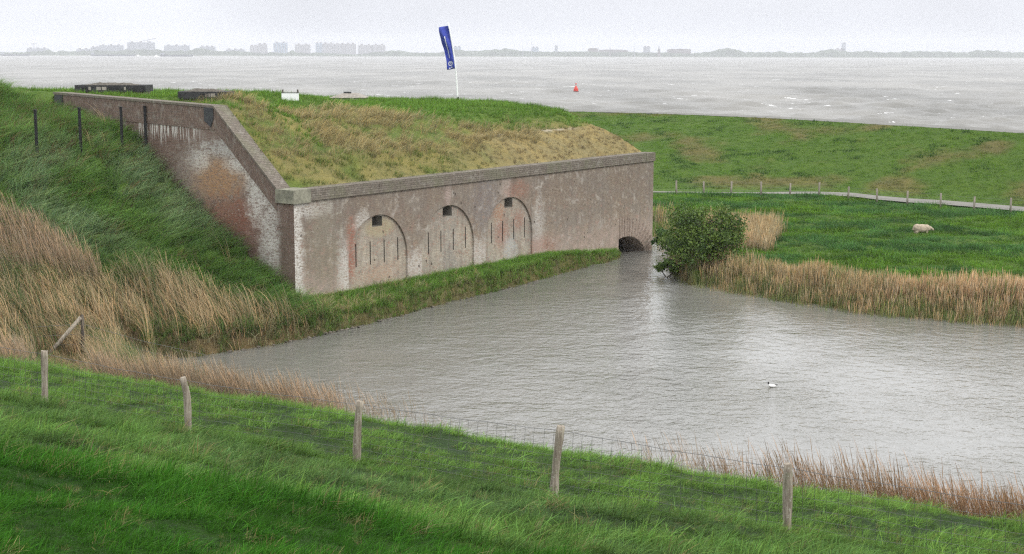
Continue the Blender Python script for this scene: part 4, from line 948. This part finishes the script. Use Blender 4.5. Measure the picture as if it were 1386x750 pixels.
# rubble along the foot of the bank
bm = bmesh.new(); r2 = random.Random(11)
for k in range(150):
    i = r2.choice([2, 3, 4, 4, 5, 5, 6, 7, 8, 9]); f = r2.random(); p = POOL[i]+(POOL[i+1]-POOL[i])*f; r0 = r2.uniform(.03, .09)*(1 if i < 6 else .7)
    M4 = Matrix.Translation((p[0]-WV[0]*r2.uniform(-.15, .12), p[1]-WV[1]*r2.uniform(-.15, .12), r2.uniform(-.02, .05))) @ Matrix.Rotation(r2.uniform(0, 6), 4, 'Z') @ Matrix.Diagonal((r0*r2.uniform(.8, 1.7), r0, r0*r2.uniform(.5, .9), 1))
    vv = bmesh.ops.create_icosphere(bm, subdivisions=1, radius=1, matrix=M4)['verts']
    for v in vv: v.co += Vector((r2.gauss(0, .12), r2.gauss(0, .12), r2.gauss(0, .1)))*r0
me = D.meshes.new('rubble'); bm.to_mesh(me); bm.free(); me.materials.append(M['rock']); o = D.objects.new('rubble', me); C.objects.link(o)
tag(o, 'small broken stones along the foot of the bank at the waterline', kind='stuff')

# ------------------------------------------------------------------ animals
def blobmesh(name, parts, vox, mat, parent=None, loc=(0, 0, 0), rz=0):
    """ellipsoids and tapered limbs fused into one continuous skin by a remesh"""
    bm = bmesh.new()
    for (c, r, rot) in parts:
        M4 = Matrix.Translation(c) @ Matrix.Rotation(rot, 4, 'Y') @ Matrix.Diagonal((*r, 1)); bmesh.ops.create_icosphere(bm, subdivisions=3, radius=1, matrix=M4)
    me = D.meshes.new(name); bm.to_mesh(me); bm.free(); me.materials.append(mat); o = D.objects.new(name, me); C.objects.link(o); o.location = loc; o.rotation_euler = (0, 0, rz)
    m = o.modifiers.new('r', 'REMESH'); m.mode = 'VOXEL'; m.voxel_size = vox; m.use_smooth_shade = True
    s_ = o.modifiers.new('s', 'SMOOTH'); s_.iterations = 4
    if parent: o.parent = parent
    return o
p = hit(1247, 315.5); sg_ = p
wool = plain('wool', (.37, .31, .235), .95, .22, 6, bump=.05)
sh = blobmesh('sheep', [((0, 0, .62), (.52, .25, .27), 0), ((-.3, 0, .64), (.28, .25, .27), 0), ((.34, 0, .62), (.24, .22, .25), 0), ((.0, 0, .55), (.42, .26, .22), 0), ((.56, 0, .62), (.17, .13, .15), .5), ((.72, -.02, .56), (.15, .085, .09), .6), ((.80, -.02, .50), (.07, .055, .06), .5),
    ((.66, .11, .62), (.03, .09, .04), 0), ((.66, -.12, .62), (.03, .09, .04), 0),
    ((.33, .12, .36), (.075, .065, .2), 0), ((.33, -.12, .36), (.075, .065, .2), 0), ((-.36, .13, .4), (.10, .08, .2), .1), ((-.36, -.13, .4), (.10, .08, .2), .1),
    ((.34, .12, .16), (.04, .035, .2), 0), ((.34, -.12, .16), (.04, .035, .2), 0), ((-.33, .13, .18), (.042, .036, .2), -.05), ((-.34, -.13, .18), (.042, .036, .2), -.05), ((-.57, 0, .58), (.05, .045, .14), 0)], .028, wool, None, (p[0], p[1], p[2]-.30), .1)
tag(sh, 'pale woolly sheep standing side-on in the green pasture near the path', 'sheep')
p = at(1045, 524, z=0)
gl = empty('gull', tuple(p), math.pi+.25); tag(gl, 'small white gull with a black head floating on the pool', 'bird')
wm = plain('white_feather', (.75, .75, .74), .7, .06, 8); bkm = plain('black_feather', (.02, .018, .018), .6, .2, 8)
blobmesh('body', [((0, 0, .05), (.15, .065, .06), -.08), ((.09, 0, .07), (.07, .05, .055), 0), ((.13, 0, .12), (.032, .03, .06), .25), ((.145, 0, .17), (.038, .032, .034), 0), ((-.14, 0, .07), (.07, .03, .022), .1)], .009, wm, gl)
blobmesh('hood', [((.152, 0, .176), (.040, .036, .036), 0), ((.145, 0, .15), (.034, .034, .03), 0), ((.195, 0, .168), (.028, .008, .008), .1)], .007, bkm, gl)
blobmesh('wing_tip', [((-.15, 0, .075), (.085, .03, .02), .12)], .007, bkm, gl)

# ------------------------------------------------------------------ out on the water
p = at(779.5, 124.5, z=-1); k = p[1]/F
by_ = empty('buoy', tuple(p)); tag(by_, 'red navigation buoy with a dark float ring out on the estuary', 'buoy')
redm = plain('red_paint', (.50, .045, .03), .5, .12, 2); 
def lathe(prof_, n=16):
    mb = MB(); V = [(r*math.cos(2*math.pi*i/n), r*math.sin(2*math.pi*i/n), z) for r, z in prof_ for i in range(n)]
    mb.add(V, [(j*n+i, j*n+(i+1) % n, (j+1)*n+(i+1) % n, (j+1)*n+i) for j in range(len(prof_)-1) for i in range(n)]); return mb
lathe([(0, -.3), (.95, -.3), (1.0, .0), (1.0, .32), (.9, .34), (0, .34)]).build('float_ring', plain('dark_red_float', (.10, .02, .02), .6, .2, 2), by_, True)
lathe([(.85, .3), (.88, .8), (.72, 1.25), (.38, 1.9), (.2, 2.2), (0, 2.22)]).build('tower', redm, by_, True)
lathe([(.05, 2.2), (.06, 2.6), (.24, 2.62), (.24, 2.95), (.1, 3.15), (0, 3.2)], 10).build('top_mark', redm, by_, True)

FARM = dict(c1=plain('far_wall_warm', (.28, .27, .285), .9, .06, .05), c2=plain('far_wall_grey', (.23, .25, .29), .9, .06, .05), c3=plain('far_wall_blue', (.22, .29, .38), .9, .06, .05), dk=plain('far_dark', (.06, .06, .07), .9, .2, .05),
    rf=plain('far_roof', (.14, .12, .12), .9, .1, .05), win=plain('far_window', (.22, .23, .26), .4, .1, .05), tree=plain('far_trees', (.05, .07, .04), .95, .4, .04), hull=plain('ship_hull', (.05, .055, .065), .7, .2, .05), wh=plain('boat_white', (.8, .8, .8), .6, .05, .1), land=plain('far_bank', (.12, .13, .09), .95, .3, .01))
DS = 5850.0
def wl(x, Dd=DS): return proj(np.array([(x-693)/F*Dd, Dd, -1.0]))[1]
def far(x, y, Dd=DS):
    p = at(x, y, Y=Dd); return p
K = DS/F
# apartment towers: wall body, window bands, roof huts
BL = [  # x0, x1, ytop, material, label
 (36, 64, 65.5, 'c2', 'long flat grey building below the crane at the far left of the skyline'),
 (103, 120, 66.5, 'c2', 'small low flat roofed block between trees, left of the stepped block'),
 (122.5, 134, 64, 'c2', 'narrow lower block joined to the left side of the stepped block'),
 (134, 165, 61.3, 'c2', 'wide block with three roof huts, left of the tallest building'),
 (172, 208, 57.3, 'c2', 'tallest wide building of the left skyline, with crane arms over its roof'),
 (222, 255, 61.5, 'c2', 'wide block behind the right hand barge'),
 (270, 290, 63, 'c2', 'low block half hidden by trees, right of the barges'),
 (306, 330, 67, 'c2', 'row of low houses among trees on the far shore'),
 (338, 348, 62, 'c1', 'low half of the pair left of the bluish tower'),
 (348.5, 361, 59.6, 'c1', 'taller half of the pair left of the bluish tower'),
 (370, 388, 57.8, 'c3', 'bluish tower block, the tallest of the middle group'),
 (399, 419, 60.2, 'c1', 'pinkish block right of the bluish tower'),
 (427, 436, 58.6, 'c3', 'bluish left end of the longest row of flats'),
 (436, 452, 58.8, 'c1', 'second section of the longest row of flats'),
 (452.5, 467, 59.4, 'c1', 'third section of the longest row of flats'),
 (467.5, 481, 59.2, 'c1', 'right end section of the longest row of flats'),
 (484.5, 504, 61, 'c1', 'left half of the pale double block right of the longest row'),
 (504.5, 521, 60.6, 'c1', 'right half of the pale double block right of the longest row'),
 (614, 624, 63.5, 'c3', 'bluish building just right of the flag'),
 (720, 729, 64.5, 'c3', 'light blue boxy building right of the thin mast'),
 (751, 755, 62.5, 'c2', 'slim grey tower in the middle of the far town'),
 (796, 810, 66, 'rf', 'flat dark building standing above the far town roofs'),
 (811, 850, 68, 'rf', 'long low dark hall with a small spire beside it'),
 (871, 880, 63.6, 'c2', 'square grey block left of the pointed church spire'),
 (904, 935, 67, 'rf', 'long dark roofed hall right of the church spire'),
 (1131, 1143, 66.5, 'c1', 'pale building with terraces at the foot of the right hand tower'),
 (1140, 1145, 58.5, 'c2', 'tall slim tower alone on the right of the skyline')]
for i, (x0, x1, yt, mk, lb) in enumerate(BL):
    p0 = far(x0, yt); p1 = far(x1, yt); w_ = p1[0]-p0[0]; zt = p0[2]; dep = min(24, max(10, w_*.4)); nm = 'tower' if w_ < 18 and zt > 35 else 'building'
    r_ = empty(nm, ((p0[0]+p1[0])/2, DS, 0)); tag(r_, lb, nm, 'buildings of the far shore')
    mb = MB(); mb.box(-w_/2, w_/2, 0, dep, -2, zt); mb.build('wall', FARM[mk], r_)
    if w_ > 25 and mk[0] == 'c':
        nb_ = max(3, int(w_/9)); mb = MB()
        for j in range(nb_): xx = -w_/2+w_*(j+.3)/nb_; mb.box(xx, xx+w_/nb_*.4, -.3, -.02, 4, zt-2.5)
        mb.build('window_strip', FARM['win'], r_)
        for j in range(3 if w_ > 60 else 2):
            xx = -w_/2+w_*(j+.5)/(3 if w_ > 60 else 2)-4; mb = MB(); mb.box(xx, xx+8, 3, 9, zt+.01, zt+4.0); mb.build('roof_hut', FARM['rf'], r_)
    else:
        mb = MB(); mb.prism([(-w_/2-.3, zt+.01), (w_/2+.3, zt+.01), (w_/2*.6, zt+2.5), (-w_/2*.6, zt+2.5)], -.3, dep+.3); mb.build('roof', FARM['rf'], r_)
# spires
for x, yt, w_, lb in [(891, 61.5, 5, 'pointed church spire standing above the far town'), (825, 63, 2.6, 'short thin spire beside the long low hall')]:
    p = far(x, yt); zt = p[2]; r_ = empty('church_spire', (p[0], DS-30, 0)); tag(r_, lb, 'spire', 'spires of the far town')
    mb = MB(); mb.box(-w_, w_, -w_, w_, -2, zt*.55); mb.build('tower', FARM['rf'], r_); lathe([(w_*1.05, zt*.55), (w_*.75, zt*.68), (w_*.5, zt*.7), (w_*.2, zt*.9), (0, zt)], 8).build('spire', FARM['dk'], r_)
# cranes and masts
for x, yt, jl, lb in [(50, 57, 5, 'tower crane above the long flat building'), (203, 53.5, 11, 'crane with a long raised jib over the tallest left building')]:
    p = far(x, yt); zt = p[2]; r_ = empty('crane', (p[0], DS-40, 0)); tag(r_, lb, 'crane', 'cranes of the far shore')
    mb = MB(); mb.tube([Vector((0, 0, -1)), Vector((0, 0, zt-3))], 1.0, 4); mb.build('mast', FARM['dk'], r_)
    mb = MB(); mb.tube([Vector((-jl*K*.8, 0, zt-8)), Vector((jl*K, 0, zt+(4 if x > 100 else -7)))], .8, 4); mb.build('jib', FARM['dk'], r_)
for x, yt, lb in [(719.5, 52, 'tall thin mast left of the light blue building'), (707.5, 61, 'short mast in the far harbour'), (857, 63, 'thin mast left of the square grey block')]:
    p = far(x, yt); zt = p[2]; mb = MB(); mb.tube([Vector((0, 0, -2)), Vector((0, 0, zt*.6)), Vector((0, 0, zt))], [1.1, .8, .5], 5); r_ = mb.build('mast', FARM['c2']); r_.location = (p[0], DS-60, 0); tag(r_, lb, 'mast', 'masts of the far harbour')
# ships
for x0, x1, yb, hp, lb in [(1, 41, 75.6, 3, 'dark barge at the very left edge of the water'), (123, 184, 76.0, 3, 'longest dark barge, below the stepped block'), (217, 262, 76.6, 3.2, 'dark barge behind the small white boats')]:
    p0 = at(x0, yb, z=-1); Dd = p0[1]; p1 = at(x1, yb, Y=Dd); Lx = p1[0]-p0[0]; h_ = hp*Dd/F
    r_ = empty('barge', ((p0[0]+p1[0])/2, Dd, -1)); tag(r_, lb, 'barge', 'barges on the estuary')
    mb = MB(); mb.prism([(-Lx/2, h_*.8), (-Lx/2+2, -.3), (Lx/2-6, -.3), (Lx/2, h_), (Lx/2-12, h_*.7), (-Lx/2+14, h_*.7), (-Lx/2+13, h_*.9)], -5, 5); mb.build('hull', FARM['hull'], r_)
    mb = MB(); mb.box(-Lx/2+2, -Lx/2+12, -4, 4, h_*.9, h_*1.5); mb.build('wheelhouse', FARM['c2'], r_)
for i, (x, y, wpx) in enumerate([(187, 76, 5), (212, 77, 8), (202, 75.5, 4), (701, 76.2, 4), (748, 76.8, 6), (763, 76.8, 6)]):
    p = at(x, y, z=-1); k = p[1]/F; Lx = wpx*k/2; r_ = empty('motor_boat', tuple(p))
    tag(r_, ['small white boat in front of the gap between two barges', 'largest of the white boats, trailing a white wake near the right barge', 'tiny white boat nearest the tall building', 'small white boat left of the thin mast', 'white boat below the slim grey tower, left one of two', 'white boat below the slim grey tower, right one of two'][i], 'boat', 'white boats on the estuary')
    mb = MB(); mb.prism([(-Lx, 2.6), (-Lx+1, -.3), (Lx-3, -.3), (Lx, 3.0)], -2, 2); mb.build('hull', FARM['wh'], r_); mb = MB(); mb.box(-Lx*.5, Lx*.3, -1.5, 1.5, 3.0, 5.5); mb.build('cabin', FARM['wh'], r_)
# opposite shore and its woods
def shore_band(name, X0, X1, Yd, prof_fn, dep, mat, label, kind, step):
    X = np.arange(X0, X1, step); T_ = np.array([0, .15, .4, .6, .85, 1.0]); hh = prof_fn(X)
    P = np.stack([np.stack([X, X*0+Yd+dep*t_, -3+(hh+3)*w_*(.9+.2*vn(X/ (step*1.7), X*0+t_*9, 5))], -1) for t_, w_ in zip(T_, (0, .8, 1, 1, .7, 0))], 1)
    o = gridmesh(name, P, mat, smooth=False); tag(o, label, kind=kind); return o
shore_band('far_shore', -3200, 3200, DS-95, lambda X: 3.0+0*X, 400, FARM['land'], 'low bank of the opposite shore', 'structure', 20)
TRX = [-700, 0, 30, 66, 70, 76, 90, 100, 121, 166, 172, 209, 215, 222, 256, 262, 275, 300, 318, 335, 338, 362, 367, 389, 397, 420, 426, 482, 521, 530, 545, 560, 590, 612, 616, 628, 640, 655, 676, 683, 693, 705, 740, 790, 850, 900, 935, 948, 962, 976, 990, 1004, 1020, 1060, 1090, 1108, 1118, 1135, 1160, 1166, 1173, 1185, 1210, 1250, 1300, 1318, 1330, 1346, 1352, 1386, 2100]
TRP = [5, 5, 5, 8, 9, 5, 7.5, 6, 8, 8, 9, 9.5, 9, 8, 8, 9.5, 12, 7, 9, 6, 7, 4, 7, 5, 8, 4, 6, 3, 8, 9, 8, 6, 6, 10, 12.5, 9.5, 8, 9, 10, 13.5, 10, 8.5, 8, 8.5, 7.5, 6.5, 6, 7, 9, 13.5, 12.5, 8, 7.5, 8, 6.5, 10, 11.5, 11, 8, 12, 9, 8, 8.5, 9.5, 8, 12, 12, 10, 9, 8.5, 8.5]
def tp(X):
    x_ = 693+X/(DS-20)*F; h_ = np.interp(x_, TRX, TRP)*.92*K; return np.maximum(h_*(.80+.34*fbm(X/16.0, X*0, 301, 3))-1, 3)
shore_band('far_wood', -3000, 3000, DS-20, tp, 60, FARM['tree'], 'far belt of trees and low roofs along the opposite shore', 'stuff', 6)

# ------------------------------------------------------------------ haze
mb = MB(); mb.box(-4200, 4200, -90, 6700, -8, 82); hz = mb.build('haze', None); hz.data.materials.clear()
g = G('haze'); pv = g.n('ShaderNodeVolumePrincipled'); pv.inputs['Color'].default_value = (.93, .95, 1.0, 1); pv.inputs['Density'].default_value = .00012; pv.inputs['Anisotropy'].default_value = .1
g.l(pv.outputs[0], g.out.inputs['Volume']); hz.data.materials.append(g.m); tag(hz, 'pale grey sea haze over the estuary', kind='stuff')
